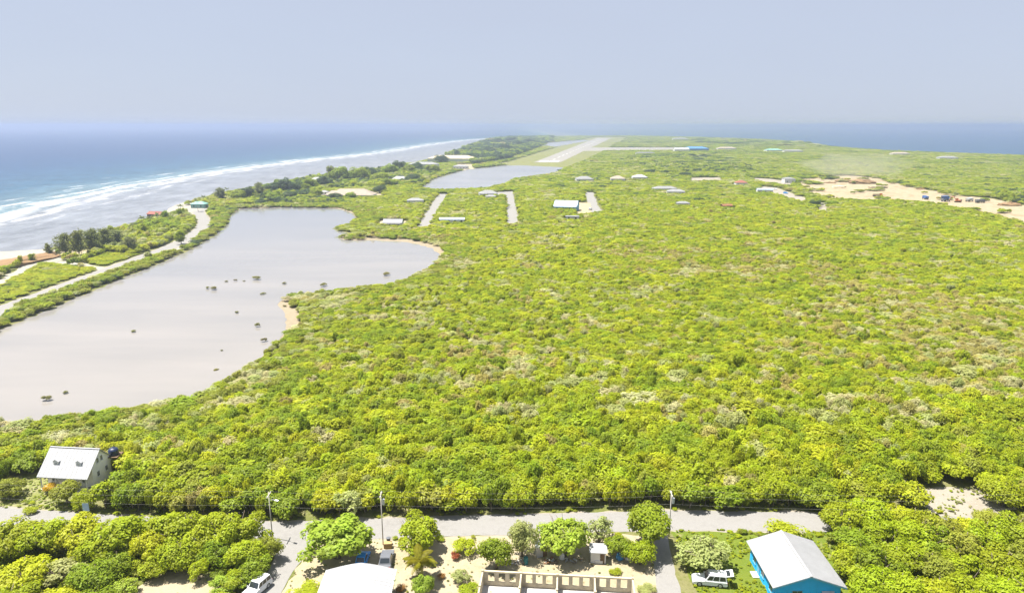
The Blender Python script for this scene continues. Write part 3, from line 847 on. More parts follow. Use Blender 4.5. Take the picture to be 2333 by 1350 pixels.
HERO = [crown_mesh(300 + k, 5000, 0.043, 0.10, 26 + 3 * k, dome=1.5, spread=0.84, crad=(0.13, 0.38), up=0.65) for k in range(6)]
HERO_T = [trunk_mesh(320 + k, 0.28, 0.9, 0.075, 6) for k in range(6)]
BIGLEAF = [crown_mesh(340 + k, 4200, 0.050, 0.10, 56, dome=1.6, spread=0.80, crad=(0.13, 0.25), up=0.65) for k in range(2)]
DOME = crown_mesh(350, 5000, 0.042, 0.34, 44, dome=0.7, spread=0.76, crad=(0.2, 0.32))
LOOSE = [crown_mesh(360 + k, 2000, 0.048, 0.12, 40, dome=1.3, spread=0.82, crad=(0.12, 0.24)) for k in range(2)]
FLATBUSH = [crown_mesh(370 + k, 1600, 0.055, 0.0, 20, spread=0.72) for k in range(3)]
def casuarina_mesh(seed, n=2200):
    rr = np.random.default_rng(seed)
    nb = 34
    z = rr.uniform(0.25, 1.0, nb) * HN
    a = rr.uniform(0, 2 * math.pi, nb)
    rad = np.sqrt(np.clip(1 - ((z / HN - 0.55) / 0.5) ** 2, 0.05, 1)) * rr.uniform(0.4, 1.0, nb)
    k = rr.integers(0, nb, n)
    t = rr.uniform(0.15, 1.0, n)
    pos = np.stack([np.cos(a[k]) * rad[k] * t, np.sin(a[k]) * rad[k] * t, z[k] + 0.15 * t], 1) + rr.normal(size=(n, 3)) * np.array((0.09, 0.09, 0.08))
    nrm = rr.normal(size=(n, 3)) + np.array((0, 0, 0.4))
    return cards('crown', pos, nrm, 0.035, 0.11, seed, up_bias=np.array((1.0, 0.2, 0)))
CAS = [casuarina_mesh(400 + k) for k in range(3)]
CAS_T = []
for k in range(3):
    mb = MB(); mb.tube([(0, 0, -.05), (0.03, 0, .7), (0.0, 0.02, 1.4)], [.06, .04, .01], 6)
    me = mb.mesh('trunk', smooth=True); me.materials.append(M['bark']); CAS_T.append(me)
def plant(name, label, cat, pos, rad, h, tint, crown, trunk, group=None, rz=None, sy=1.0, tilt=0.0):
    t = thing(name, label, cat, (pos[0], pos[1], ZL), random.uniform(0, 6.28) if rz is None else rz, group)
    t.scale = (rad, rad * sy, h / HN)
    if tilt: t.rotation_euler[1] = tilt
    if trunk is not None: obj('trunk', trunk, None, t)
    c = obj('crown', crown, None, t)
    c['tint'] = [float(q) for q in tint]
    return t
def jitter_tint(c, s=0.12):
    k = 1 + random.uniform(-s, s)
    return tuple(q * k * (1 + random.uniform(-s / 2, s / 2)) for q in c)

# -- wild scrub over the whole land
def vnoise(x, y, scale, seed):
    rr = np.random.default_rng(seed)
    g = rr.random((128, 128))
    u = (x / scale) % 128; v = (y / scale) % 128   # scale may vary
    i = u.astype(int); j = v.astype(int)
    fu = u - i; fv = v - j
    fu = fu * fu * (3 - 2 * fu); fv = fv * fv * (3 - 2 * fv)
    i2 = (i + 1) % 128; j2 = (j + 1) % 128
    i %= 128; j %= 128
    return (g[i, j] * (1 - fu) + g[i2, j] * fu) * (1 - fv) + (g[i, j2] * (1 - fu) + g[i2, j2] * fu) * fv
BANDS = [(94, 170, 1.75, 1.34, 3.9), (170, 330, 1.85, 1.32, 3.2), (330, 600, 2.5, 1.75, 3.3), (600, 1100, 3.7, 2.6, 3.2), (1100, 2000, 7.0, 4.8, 3.2), (2000, 4100, 15, 10.5, 3.4)]
pts_all = []
road_x = [q[0] for q in main_line]; road_y = [q[1] for q in main_line]
for (y0, y1, sp, rm, hm) in BANDS:
    xm = 0.80 * y1 + 30
    xs = np.arange(max(-xm, -260), min(xm, 1100), sp); ys = np.arange(y0, y1, sp)
    X, Y = np.meshgrid(xs, ys)
    X = X + (np.arange(len(ys)) % 2)[:, None] * sp / 2
    X = (X + rng.uniform(-.48, .48, X.shape) * sp).ravel(); Y = (Y + rng.uniform(-.48, .48, Y.shape) * sp).ravel()
    ok = (np.abs(X) < 0.78 * Y + 26) & (Y > np.interp(X, road_x, road_y) + 3.1)
    X, Y = X[ok], Y[ok]
    xy = np.stack([X, Y], 1)
    ok = inside(xy, LAND)
    xy = xy[ok]
    ok = dist_poly(xy, LAND) > 9
    xy = xy[ok]
    keep = np.ones(len(xy), bool)
    for poly, mrg in EXCLUDE:
        pa = np.array(poly)
        em = max(mrg, 0) + 3
        bb = (xy[:, 0] > pa[:, 0].min() - em) & (xy[:, 0] < pa[:, 0].max() + em) & (xy[:, 1] > pa[:, 1].min() - em) & (xy[:, 1] < pa[:, 1].max() + em)
        ii = np.where(bb)[0]
        if len(ii) == 0: continue
        sub = xy[ii]
        bad = inside(sub, poly)
        if mrg < -50:                        # cleared ground: scrub creeps in from the edges
            dq = dist_poly(sub, poly)
            bad &= dq > 12 * np.clip(vnoise(sub[:, 0] + 50, sub[:, 1], 9, 31) - 0.58, 0, 1) * 2
            bad |= dq < 1.5
            bad &= vnoise(sub[:, 0] + 70, sub[:, 1], 13, 33) < 0.86
            keep[ii[bad]] = False
            continue
        bad |= dist_poly(sub, poly) < (mrg + 0.35 * rm)
        keep[ii[bad]] = False
    xy = xy[keep]
    pts_all.append(np.concatenate([xy, np.full((len(xy), 1), rm), np.full((len(xy), 1), hm)], 1))
pts = np.concatenate(pts_all)
np.random.default_rng(3).shuffle(pts)
X, Y = pts[:, 0], pts[:, 1]
xy = pts[:, :2]
n_s = len(pts)
sx = 1.32 * pts[:, 2] * rng.lognormal(0, 0.34, n_s)
sy = sx * rng.lognormal(0, 0.17, n_s)
sh = pts[:, 3] * rng.lognormal(0, 0.13, n_s) * (0.84 + 0.32 * vnoise(X + 700, Y, 7, 77))
dpond = np.where((Y < 560) & (X < 40), dist_poly(xy, pond), 1e6)
# trees stand taller by the road, low round the salt pond
sh *= np.interp(Y, [98, 112, 150, 260], [1.25, 1.12, 0.95, 0.9])
sh *= np.interp(dpond, [0, 12, 30], [0.62, 0.8, 1.0])
big_n = vnoise(X + 300, Y, 38, 21); big_n2 = vnoise(X + 300, Y, 14, 22); big_n3 = vnoise(X + 900, Y, 90, 23)
names = ['bright', 'yellow', 'mid', 'olive', 'tan', 'greyg', 'dark', 'brown']
ORDER = [6, 2, 0, 1, 3, 7, 5, 4]
base_w = np.array([0.38, 0.26, 0.15, 0.10, 0.03, 0.04, 0.01, 0.02])
Wt = np.tile(base_w, (n_s, 1))
mid_zone = np.interp(Y, [112, 150, 330, 420], [0, 1, 1, 0.25])
Wt[:, 4] += mid_zone * (0.03 + 0.20 * np.clip(big_n2 - 0.45, 0, 1) * 2)
Wt[:, 5] += mid_zone * (0.06 + 0.26 * np.clip(big_n - 0.45, 0, 1) * 2)
dbr = dist_poly(xy, [(60, 330), (88, 300), (127, 272), (142, 219), (122, 160)], closed=False)
brown = np.clip(1.25 - dbr / (24 + 14 * (big_n2 - 0.5)), 0, 1)
Wt[:, 7] += brown * 0.9; Wt[:, 4] += brown * 0.55; Wt[:, 3] += brown * 0.4
twig = np.clip(1.2 - np.hypot((X + 64) / 16, (Y - 236) / 16), 0, 1) + np.clip(1.1 - np.hypot((X + 80) / 26, (Y - 405) / 14), 0, 1)
Wt[:, 5] += twig * 1.2; Wt[:, 4] += twig * 0.9
Wt[:, 7] += np.clip(big_n2 - 0.66, 0, 1) * 1.6 * mid_zone
Wt[:, 2] += np.interp(Y, [105, 135], [0.25, 0])
Wt[:, 0] += np.clip(big_n - 0.6, 0, 1) * 2.0
Wt[:, 1] += np.clip(big_n3 - 0.55, 0, 1) * 1.2
rim = np.interp(dpond, [0, 8, 22], [1, 0.8, 0])
Wt[:, 3] += rim * 1.0; Wt[:, 5] += rim * 0.35 * (big_n2 > 0.5); Wt[:, 4] += rim * 0.3 * (big_n2 > 0.6); Wt[:, 2] += rim * 0.4
Wt[:, 1] *= 1 - 0.7 * rim
far = np.interp(Y, [500, 900], [0, 1])
Wt[:, 6] *= far
Wt[:, 2] += far * 0.35; Wt[:, 5] += far * 0.25; Wt[:, 1] *= 1 - 0.6 * far; Wt[:, 6] += far * 0.08
var = rng.integers(0, 7, n_s)
# belts of taller, darker trees along the shore and on the headland
TALL = [(PL([(985, 352), (1060, 330), (1110, 316), (1260, 312), (1250, 326), (1225, 338), (1190, 350), (1160, 362), (1080, 376), (1062, 362)]), 3.4, 1.0),
        (PL([(560, 452), (620, 430), (700, 408), (800, 396), (985, 372), (1000, 392), (955, 422), (850, 428), (740, 432), (700, 448), (600, 460)]), 1.7, 0.7),
        (PL([(1590, 318), (1860, 326), (1870, 336), (1590, 326)]), 2.2, 0.8),
        (PL([(1430, 362), (1640, 350), (1720, 388), (1500, 398)]), 1.5, 0.5),
        (PL([(2260, 440), (2480, 440), (2480, 480), (2300, 462)]), 2.0, 0.5),
        (PL([(595, 455), (760, 448), (790, 466), (600, 466)]), 1.25, 0.7)]
for poly, hk, dk in TALL:
    ins = inside(xy, poly)
    sh[ins] *= hk * rng.uniform(0.75, 1.15, ins.sum())
    if dk >= 1: Wt[ins] *= 0.15
    Wt[ins, 6] += dk * 1.2; Wt[ins, 2] += dk * 0.6; Wt[ins, 1] *= 0.2
MEADOW = [PL([(-60, 690), (0, 655), (60, 612), (110, 600), (230, 615), (110, 668), (0, 712)]), PL([(190, 596), (240, 577), (330, 580), (225, 610)])]
low = np.zeros(n_s, bool)
for poly in MEADOW: low |= inside(xy, poly)
sh[low] = rng.uniform(0.8, 1.5, low.sum())
Wt[low] = np.array([0.4, 0.5, 0.1, 0.05, 0.0, 0.03, 0.02, 0])
# hedge of mangrove between the causeway road and the pond
hedge = (dist_poly(xy, pond) < 9) & (X < -135) & (Y < 520)
Wt[hedge] = np.array([0.25, 0.02, 0.5, 0.45, 0.0, 0.08, 0.04, 0])
sh[hedge] = rng.uniform(1.7, 3.0, hedge.sum())
strip_z = (X < -165) & (Y > 300) & (Y < 530) & ~low & ~hedge
sh[strip_z] *= rng.uniform(0.9, 1.6, strip_z.sum())
Wt[strip_z, 2] += 0.4; Wt[strip_z, 5] += 0.25
Wt /= Wt.sum(1)[:, None]
cum = Wt[:, ORDER].cumsum(1)
def layered(ox, oy, seed, scales):
    """noise whose patches grow from one fixed size to the next with distance"""
    lay = np.stack([vnoise(X + ox, Y + oy, sc_, seed + k_) for k_, sc_ in enumerate(scales)])
    pos = np.interp(Y, [140, 300, 650, 1500], [0, 1, 2, 3])
    return lay[np.minimum((pos + rng.random(n_s)).astype(int), 3), np.arange(n_s)]
uu = 0.50 * layered(400, 50, 91, (6, 9, 18, 45)) + 0.30 * layered(900, 90, 141, (2.4, 3.5, 7, 16)) + 0.26 * rng.random(n_s)
uu = np.argsort(np.argsort(uu)) / n_s               # neighbours tend to be of one kind
pick = np.array(ORDER)[np.minimum((uu[:, None] > cum).sum(1), 7)]
tints = np.array([TINT[k] for k in names])[pick]
tints = tints * (1 + rng.normal(0, 0.09, (n_s, 1))) * (1 + rng.normal(0, 0.02, (n_s, 3)))
tints = np.clip(tints, 0.004, 0.5)
var[(pick == 4)] = 7 + rng.integers(0, 3, (pick == 4).sum())
sp5 = (pick == 5) & (rng.random(n_s) < 0.5)
var[sp5] = 7 + rng.integers(0, 3, sp5.sum())
rot = rng.uniform(0, 6.283, n_s)

# the 300 nearest in view are trees of their own
inview = np.abs(X) < 0.715 * Y + 8
order = np.argsort(np.where(inview, Y - np.interp(X, road_x, road_y) + np.abs(X) * 0.03, 1e6))
near_i = order[:300]
tone = {'bright': 'bright green', 'yellow': 'yellow-green', 'mid': 'deep green', 'olive': 'olive green', 'tan': 'half-bare tan', 'greyg': 'grey-green', 'dark': 'dark green', 'brown': 'brownish'}
for i in near_i:
    row = Y[i] - np.interp(X[i], road_x, road_y)
    where = next(w_ for lim, w_ in ((-64, 'right beside the grey house'), (-50, 'opposite the pale blue sign'), (-38, 'opposite the rounded roadside trees'), (-30, 'opposite the side road junction'), (-20, 'behind the big shade tree'), (-13, 'opposite the tall utility pole'), (-5, 'opposite the lime-yellow bush'), (4, 'opposite the slim grey-green tree'), (13, 'opposite the broad yard tree'),
                                    (22, 'opposite the white shed'), (31, 'opposite the driveway entrance'), (42, 'opposite the white car'), (52, 'opposite the yellow rounded bush'), (64, 'just left of the sandy clearing'), (999, 'right of the sandy clearing')) if X[i] < lim)
    size = ('tall ' if sh[i] > 5.6 else ('low ' if sh[i] < 4.0 else '')) + ('broad ' if sx[i] > 2.6 else ('narrow ' if sx[i] < 1.7 else ''))
    lab = size + tone[names[pick[i]]] + (' tree in the front scrub row ' if row < 6.5 else (' tree just behind the front row ' if row < 9.5 else ' tree further into the scrub ')) + where
    t = thing('scrub_tree', lab, 'tree', (X[i], Y[i], ZL), rot[i], 'scrub trees nearest the road')
    t.scale = (sx[i], sy[i], sh[i] / HN)
    obj('trunk', SCRUB_T[var[i]], None, t)
    c = obj('crown', SCRUB[var[i]], None, t)
    c['tint'] = [float(q) for q in tints[i]]
rest = np.ones(n_s, bool); rest[near_i] = False

def scatter(name, label, cat, xyz, scl, rz, vi, tn, meshes):
    """one object whose geometry nodes set one of the meshes on every point"""
    me = bpy.data.meshes.new(name)
    n = len(xyz)
    me.vertices.add(n); me.vertices.foreach_set('co', np.asarray(xyz, np.float32).ravel())
    def attr(nm, ty, data, key):
        a = me.attributes.new(nm, ty, 'POINT')
        a.data.foreach_set(key, np.ascontiguousarray(data).ravel())
    attr('scl', 'FLOAT_VECTOR', np.asarray(scl, np.float32), 'vector')
    attr('rotv', 'FLOAT_VECTOR', np.stack([np.zeros(n), np.zeros(n), rz], 1).astype(np.float32), 'vector')
    attr('vi', 'INT', np.asarray(vi, np.int32), 'value')
    attr('tint', 'FLOAT_VECTOR', np.asarray(tn, np.float32), 'vector')
    for m_ in {id(q): q for mm in meshes for q in mm.materials}.values(): me.materials.append(m_)
    ng = bpy.data.node_groups.new(name, 'GeometryNodeTree')
    ng.interface.new_socket('Geometry', in_out='INPUT', socket_type='NodeSocketGeometry')
    ng.interface.new_socket('Geometry', in_out='OUTPUT', socket_type='NodeSocketGeometry')
    gi = ng.nodes.new('NodeGroupInput'); go = ng.nodes.new('NodeGroupOutput')
    jn = ng.nodes.new('GeometryNodeJoinGeometry')
    ip = ng.nodes.new('GeometryNodeInstanceOnPoints')
    ip.inputs['Pick Instance'].default_value = True
    for mm in reversed(meshes):
        src = SOURCES[mm.name]
        on = ng.nodes.new('GeometryNodeObjectInfo')
        on.inputs['Object'].default_value = src
        on.inputs['As Instance'].default_value = True
        on.transform_space = 'ORIGINAL'
        ng.links.new(on.outputs['Geometry'], jn.inputs[0])
    def named(nm, ty):
        q = ng.nodes.new('GeometryNodeInputNamedAttribute'); q.data_type = ty
        q.inputs['Name'].default_value = nm
        return q.outputs['Attribute']
    ng.links.new(gi.outputs[0], ip.inputs['Points'])
    ng.links.new(jn.outputs[0], ip.inputs['Instance'])
    ng.links.new(named('scl', 'FLOAT_VECTOR'), ip.inputs['Scale'])
    ng.links.new(named('rotv', 'FLOAT_VECTOR'), ip.inputs['Rotation'])
    ng.links.new(named('vi', 'INT'), ip.inputs['Instance Index'])
    ng.links.new(ip.outputs[0], go.inputs[0])
    o = obj(name, me)
    md = o.modifiers.new('scatter', 'NODES'); md.node_group = ng
    tag(o, label, cat, kind='stuff')
    return o
SOURCES = {}
for o_ in bpy.data.objects:
    if o_.type == 'MESH' and o_.name.startswith('crown') and o_.data.name not in SOURCES: SOURCES[o_.data.name] = o_
def ensure_source(mesh, spot):
    """a crown of this kind must stand somewhere already; if not, plant one bush"""
    if mesh.name in SOURCES: return
    t = plant('roadside_bush', 'small leafy bush on the verge beyond the far end of the road', 'bush', spot, 1.2, 1.8, TINT['mid'], mesh, None, 'verge bushes')
    SOURCES[mesh.name] = t.children[0]
for k, mm in enumerate(SCRUB): ensure_source(mm, (118 + 3 * k, 102))
ri = np.where(rest)[0]
scatter('scrub_forest', 'dense green and tan scrub covering the land to the far shore', 'scrub', np.stack([X[ri], Y[ri], np.full(len(ri), ZL)], 1), np.stack([sx[ri], sy[ri], sh[ri] / HN], 1), rot[ri], var[ri], tints[ri], SCRUB)

# ------------------------------------------------------------------ foreground trees, each its own
def at(px, py_c, r_px, h):
    """land point under a crown whose middle shows at a pixel, and the crown's radius in metres"""
    zc = ZL + 0.62 * h
    q = P(px, py_c, zc)
    depth = q.y * CP + (CAM_Z - zc) * SP
    return q, 1.16 * r_px * depth / F_PX
FG = [  # name, category, px, py, radius px, height m, tint, crown, label
    ('shade_tree', 'tree', 765, 1208, 84, 6.8, 'fresh', ('B', 0), 'big broad-leaved shade tree in front of the junction, largest in the sandy yard'),
    ('round_tree', 'tree', 951, 1207, 64, 5.6, 'bright', ('H', 1), 'round green tree right of the tall utility pole'),
    ('lime_bush', 'bush', 1060, 1240, 27, 2.2, 'lime', ('F', 0), 'lime-yellow bush beside the road next to a small red bush'),
    ('red_bush', 'bush', 1038, 1262, 13, 1.0, 'red', ('F', 1), 'small red bush at the foot of the lime-yellow bush'),
    ('dark_tree', 'tree', 1130, 1248, 42, 5.0, 'mid', ('H', 2), 'dark green round tree at the left corner of the unfinished building'),
    ('slim_tree', 'tree', 1190, 1208, 33, 6.6, 'greyg', ('H', 3), 'slim upright grey-green tree behind the dark round tree'),
    ('yard_tree', 'tree', 1288, 1207, 62, 6.4, 'fresh', ('B', 1), 'broad yellow-green tree shading the scrap behind the unfinished building'),
    ('pale_tree', 'tree', 1365, 1198, 30, 4.2, 'greyg', ('L', 0), 'thin pale tree just right of the broad yard tree'),
    ('dome_tree', 'tree', 1478, 1186, 54, 6.6, 'mid', ('D', 0), 'smooth dome-shaped tree leaning over the driveway entrance'),
    ('driveway_bush', 'bush', 1412, 1238, 30, 3.4, 'mid', ('H', 4), 'bushy green shrub behind the blue tarpaulin'),
    ('driveway_bush', 'bush', 1460, 1250, 36, 3.8, 'bright', ('H', 5), 'spreading green shrub on the left edge of the driveway'),
    ('loose_tree', 'tree', 1607, 1254, 64, 4.6, 'greyg', ('L', 1), 'loose open tree with pale leaves behind the white car on the lawn'),
    ('golden_bush', 'bush', 1800, 1206, 46, 2.6, 'lime', ('F', 2), 'yellow rounded bush behind the far end of the blue house'),
    ('young_bush', 'bush', 962, 1322, 27, 3.0, 'fresh', ('H', 0), 'bright leafy bush under the coconut palm'),
    ('grey_shrub', 'bush', 1050, 1306, 24, 1.9, 'greyg', ('L', 0), 'small grey-green shrub between the palm and the unfinished building'),
    ('low_shrub', 'bush', 1072, 1338, 26, 1.4, 'bright', ('F', 0), 'low green shrub against the left wall of the unfinished building'),
    ('red_shrub', 'bush', 912, 1336, 13, 1.0, 'rust', ('F', 1), 'rust-coloured shrub by the right corner of the white roof'),
    ('red_shrub', 'bush', 1004, 1310, 10, 0.8, 'rust', ('F', 2), 'tiny rust-coloured shrub right of the coconut palm'),
    ('low_shrub', 'bush', 690, 1346, 40, 1.0, 'bright', ('F', 2), 'low green shrub left of the white-roofed house'),
    ('low_shrub', 'bush', 1475, 1338, 22, 0.8, 'greyg', ('F', 0), 'sparse low shrub between the unfinished building and the driveway'),
    ('low_shrub', 'bush', 1402, 1300, 16, 0.6, 'bright', ('F', 1), 'small weed tuft by the right end of the block wall'),
    # round the grey house
    ('house_tree', 'tree', 148, 1113, 37, 4.4, 'olive', ('H', 2), 'olive green tree standing in front of the grey house'),
    ('golden_shrub', 'bush', 117, 1106, 15, 2.0, 'gold', ('F', 0), 'golden shrub in front of the grey house porch'),
    ('lawn_tree', 'tree', 18, 1102, 32, 3.8, 'olive', ('H', 3), 'small tree on the dry lawn at the left picture edge'),
    ('lawn_sapling', 'tree', 38, 1118, 13, 2.0, 'olive', ('L', 1), 'little sapling right of the small tree on the dry lawn'),
    ('corner_tree', 'tree', 190, 1132, 28, 3.6, 'bright', ('H', 4), 'green tree at the near corner of the grey house yard'),
    ('lane_bush', 'bush', 67, 1160, 17, 1.0, 'bright', ('F', 1), 'low green bush on the edge of the pale lane'),
    # the thicket bottom left
    ('thicket_tree', 'tree', 25, 1212, 58, 6.0, 'bright', ('H', 0), 'bright green tree at the left picture edge just below the lane'),
    ('thicket_tree', 'tree', 105, 1218, 58, 5.8, 'bright', ('H', 1), 'green tree below the lane, second from the left edge'),
    ('thicket_tree', 'tree', 178, 1210, 56, 5.6, 'yellow', ('H', 2), 'yellow-green tree below the pale lane, third from the left edge'),
    ('thicket_tree', 'tree', 258, 1212, 70, 6.6, 'bright', ('H', 3), 'tall spreading tree with a dark right side in the lower left thicket'),
    ('thicket_tree', 'tree', 55, 1300, 58, 4.4, 'yellow', ('H', 4), 'yellow-green tree low in the lower left corner thicket'),
    ('thicket_tree', 'tree', 140, 1300, 54, 3.8, 'greyg', ('L', 0), 'dry grey-green open tree in the lower left thicket'),
    ('thicket_tree', 'tree', 215, 1300, 48, 4.2, 'mid', ('H', 5), 'deep green tree right of the dry open tree in the lower left thicket'),
    ('thicket_tree', 'tree', 20, 1368, 62, 4.0, 'bright', ('H', 1), 'tree cut by the lower left picture corner'),
    ('thicket_tree', 'tree', 110, 1372, 60, 3.6, 'yellow', ('H', 3), 'yellow-green bush cut by the lower picture edge near the left corner'),
    ('thicket_tree', 'tree', 205, 1368, 44, 3.0, 'mid', ('H', 0), 'green bush on the lower picture edge left of the sand bank'),
    ('thicket_tree', 'tree', 398, 1194, 54, 6.2, 'bright', ('H', 2), 'rounded bright tree by the road between the lane gap and the junction'),
    ('thicket_tree', 'tree', 338, 1236, 42, 5.2, 'yellow', ('H', 4), 'yellow-green tree in the middle of the lower left thicket'),
    ('thicket_tree', 'tree', 408, 1252, 48, 4.8, 'bright', ('H', 5), 'bright tree in front of the rounded roadside tree'),
    ('thicket_tree', 'tree', 470, 1200, 52, 6.0, 'bright', ('H', 0), 'second rounded tree by the road left of the junction'),
    ('thicket_tree', 'tree', 548, 1202, 56, 6.2, 'bright', ('H', 1), 'rounded tree by the road nearest the street lamp pole'),
    ('thicket_tree', 'tree', 498, 1250, 40, 4.2, 'mid', ('H', 3), 'shaded green tree in the heart of the thicket by the side road'),
    ('thicket_tree', 'tree', 562, 1252, 46, 4.8, 'bright', ('H', 2), 'full green tree behind the hedge tree on the side road'),
    ('hedge_tree', 'tree', 612, 1240, 31, 4.0, 'olive', ('H', 4), 'neat rounded hedge tree on the left corner of the side road'),
    ('thicket_tree', 'tree', 575, 1284, 38, 3.8, 'mid', ('H', 5), 'deep green tree overhanging the left edge of the side road'),
    ('thicket_tree', 'tree', 345, 1280, 34, 3.2, 'bright', ('H', 0), 'bright bush above the sand bank'),
    ('thicket_tree', 'tree', 285, 1332, 30, 2.2, 'fresh', ('L', 1), 'fresh green bush on the left edge of the sand bank'),
    ('thicket_tree', 'tree', 452, 1292, 22, 3.0, 'lime', ('H', 2), 'slim lime-green sapling above the sand bank'),
    ('thicket_tree', 'tree', 516, 1328, 36, 2.6, 'fresh', ('L', 0), 'pale leafy bush right of the sand bank'),
    ('thicket_tree', 'tree', 532, 1318, 34, 2.8, 'bright', ('H', 1), 'green bush beside the white car on the side road'),
    ('thicket_tree', 'tree', 512, 1362, 34, 2.0, 'bright', ('F', 2), 'low bush on the lower picture edge right of the sand bank'),
    ('thicket_tree', 'tree', 262, 1278, 36, 3.6, 'mid', ('H', 4), 'dark green bush in the shade of the tall thicket tree'),
]
hero_pick = {'H': HERO, 'B': BIGLEAF, 'D': [DOME], 'L': LOOSE, 'F': FLATBUSH}
placed = []
for k, (nm, cat, px, py, rp, h, tn, (ck, ci), lab) in enumerate(FG):
    q, rad = at(px, py, rp, h)
    cm = hero_pick[ck][ci % len(hero_pick[ck])]
    tk = None if ck == 'F' else (HERO_T[ci % 6])
    plant(nm, lab, cat, (q.x, q.y), rad, h, jitter_tint(tuple(1.02 * q_ for q_ in TINT[tn]), 0.06), cm, tk, 'thicket beside the side road' if nm == 'thicket_tree' else None, sy=random.uniform(.8, 1.2))
    placed.append((q.x, q.y, rad))
# grove filling the lower right, beside the blue house
gpts = []
for gx, gy, gr in [(2095, 1188, 46), (2150, 1198, 46), (2205, 1200, 44), (2262, 1182, 44), (1928, 1172, 48), (1985, 1162, 50), (2045, 1172, 46), (1950, 1222, 52), (2015, 1215, 50), (2085, 1205, 54), (2140, 1222, 50), (2190, 1236, 50), (2245, 1222, 54), (2310, 1205, 56), (2380, 1200, 58),
                   (1945, 1268, 46), (1995, 1272, 54), (2065, 1268, 54), (2130, 1282, 54), (2205, 1290, 56), (2275, 1275, 54), (2340, 1268, 56), (1990, 1322, 50), (2060, 1330, 56), (2135, 1345, 50), (2205, 1350, 54), (2290, 1338, 58), (2360, 1335, 58),
                   (2040, 1390, 60), (2130, 1400, 58), (2230, 1405, 60), (2330, 1400, 60), (2290, 1112, 46), (2345, 1105, 46)]:
    h = random.uniform(4.4, 6.0)
    q, rad = at(gx, gy, gr, h)
    tn = random.choice(['bright', 'bright', 'bright', 'mid', 'yellow', 'olive'])
    ci = random.randrange(6)
    vpos = 'in the front of the lower right grove' if gy > 1310 else ('in mid grove right of the blue house' if gy > 1230 else ('at the back of the grove below the clearing' if gy > 1130 else 'beside the right end of the sandy clearing'))
    hpos = 'by its wall' if gx < 1960 else ('' if gx < 2160 else 'towards the right edge')
    lab = (tone[tn] + ' tree ' + vpos + (', ' + hpos if hpos else ''))
    plant('grove_tree', lab, 'tree', (q.x, q.y), rad, h, jitter_tint(tuple(1.02 * q_ for q_ in TINT[tn]), 0.1), HERO[ci], HERO_T[ci], 'grove beside the blue house')

# -- coconut palm in the yard: every frond its own part
def frond_mesh(seed, L=2.7, droop=1.1):
    rr = random.Random(seed)
    mb = MB()
    n = 13
    pts_ = []
    for i in range(n + 1):
        t = i / n
        pts_.append(Vector((L * (t - 0.16 * t * t), 0.12 * math.sin(t * 2 + seed), 0.75 * t * L * 0.45 - droop * L * 0.5 * t * t)))
    mb.tube(pts_, [0.035 * (1 - 0.85 * i / n) for i in range(n + 1)], 4)
    for i in range(1, n + 1):
        t = i / n
        l = 0.62 * math.sin(math.pi * min(1, 0.12 + t * 0.82)) + 0.1
        for s_ in (-1, 1):
            for j in range(2):
                p = pts_[i] - (pts_[i] - pts_[i - 1]) * (0.5 * j)
                tip = p + Vector((0.30 * l, s_ * l, -0.42 * l - rr.uniform(0, .12)))
                w = Vector((0.055, 0, 0.0))
                mb.poly([p - w, p.lerp(tip, .5) - w * 1.2 + Vector((0, 0, .05)), tip, p.lerp(tip, .5) + w * 1.2 + Vector((0, 0, .05)), p + w])
    me = mb.mesh('frond', fix=False)
    me.materials.append(M['leaf'])
    return me
FROND = [frond_mesh(k, 2.7, 0.9 + 0.25 * k) for k in range(4)]
def palm(label, pos, h, tint, n=13, sc=1.0, group=None, name='coconut_palm', seed=0, parts=True):
    rr = random.Random(seed)
    t = thing(name, label, 'palm tree', (pos[0], pos[1], ZL), 0, group)
    mb = MB()
    lx, ly = rr.uniform(-.5, .5), rr.uniform(-.4, .4)
    mb.tube([(0, 0, -.1), (lx * .3, ly * .3, h * .5), (lx, ly, h)], [0.17 * sc, 0.12 * sc, 0.10 * sc], 8)
    mb.build('trunk', M['palebark'], t, smooth=True)
    if parts:
        for k in range(n):
            f = obj('frond', FROND[k % 4], None, t)
            f.location = (lx, ly, h)
            f.rotation_euler = (rr.uniform(-.2, .2), -R(rr.choice([42, 25, 8, -8])) + rr.uniform(-.15, .15), 6.283 * k / n + rr.uniform(-.2, .2))
            f.scale = (sc,) * 3
            f['tint'] = [float(q) for q in jitter_tint(tint, 0.15)]
    else:
        me_v, me_f = [], []
        for k in range(n):
            src = FROND[k % 4]
            mt = Matrix.Translation((lx, ly, h)) @ Euler((rr.uniform(-.2, .2), -R(rr.choice([42, 25, 8, -8])), 6.283 * k / n + rr.uniform(-.2, .2))).to_matrix().to_4x4() @ Matrix.Scale(sc, 4)
            o0 = len(me_v)
            me_v += [tuple(mt @ v.co) for v in src.vertices]
            me_f += [tuple(o0 + i for i in p.vertices) for p in src.polygons]
        me = bpy.data.meshes.new('crown'); me.from_pydata(me_v, [], me_f); me.materials.append(M['leaf'])
        c = obj('crown', me, None, t); c['tint'] = [float(q) for q in tint]
    return t
q = P(962, 1272, ZL + 3.2)
palm('young coconut palm with yellowing fronds in the sandy yard', (q.x, q.y), 3.0, (0.22, 0.21, 0.012), 15, 1.0, seed=3)
q = P(881, 1328, ZL + 2.6)
palm('small pale papaya-like plant on a thin stem by the white-roofed house', (q.x + .35, q.y), 2.5, (0.20, 0.24, 0.11), 8, 0.33, name='slender_palm', seed=5)

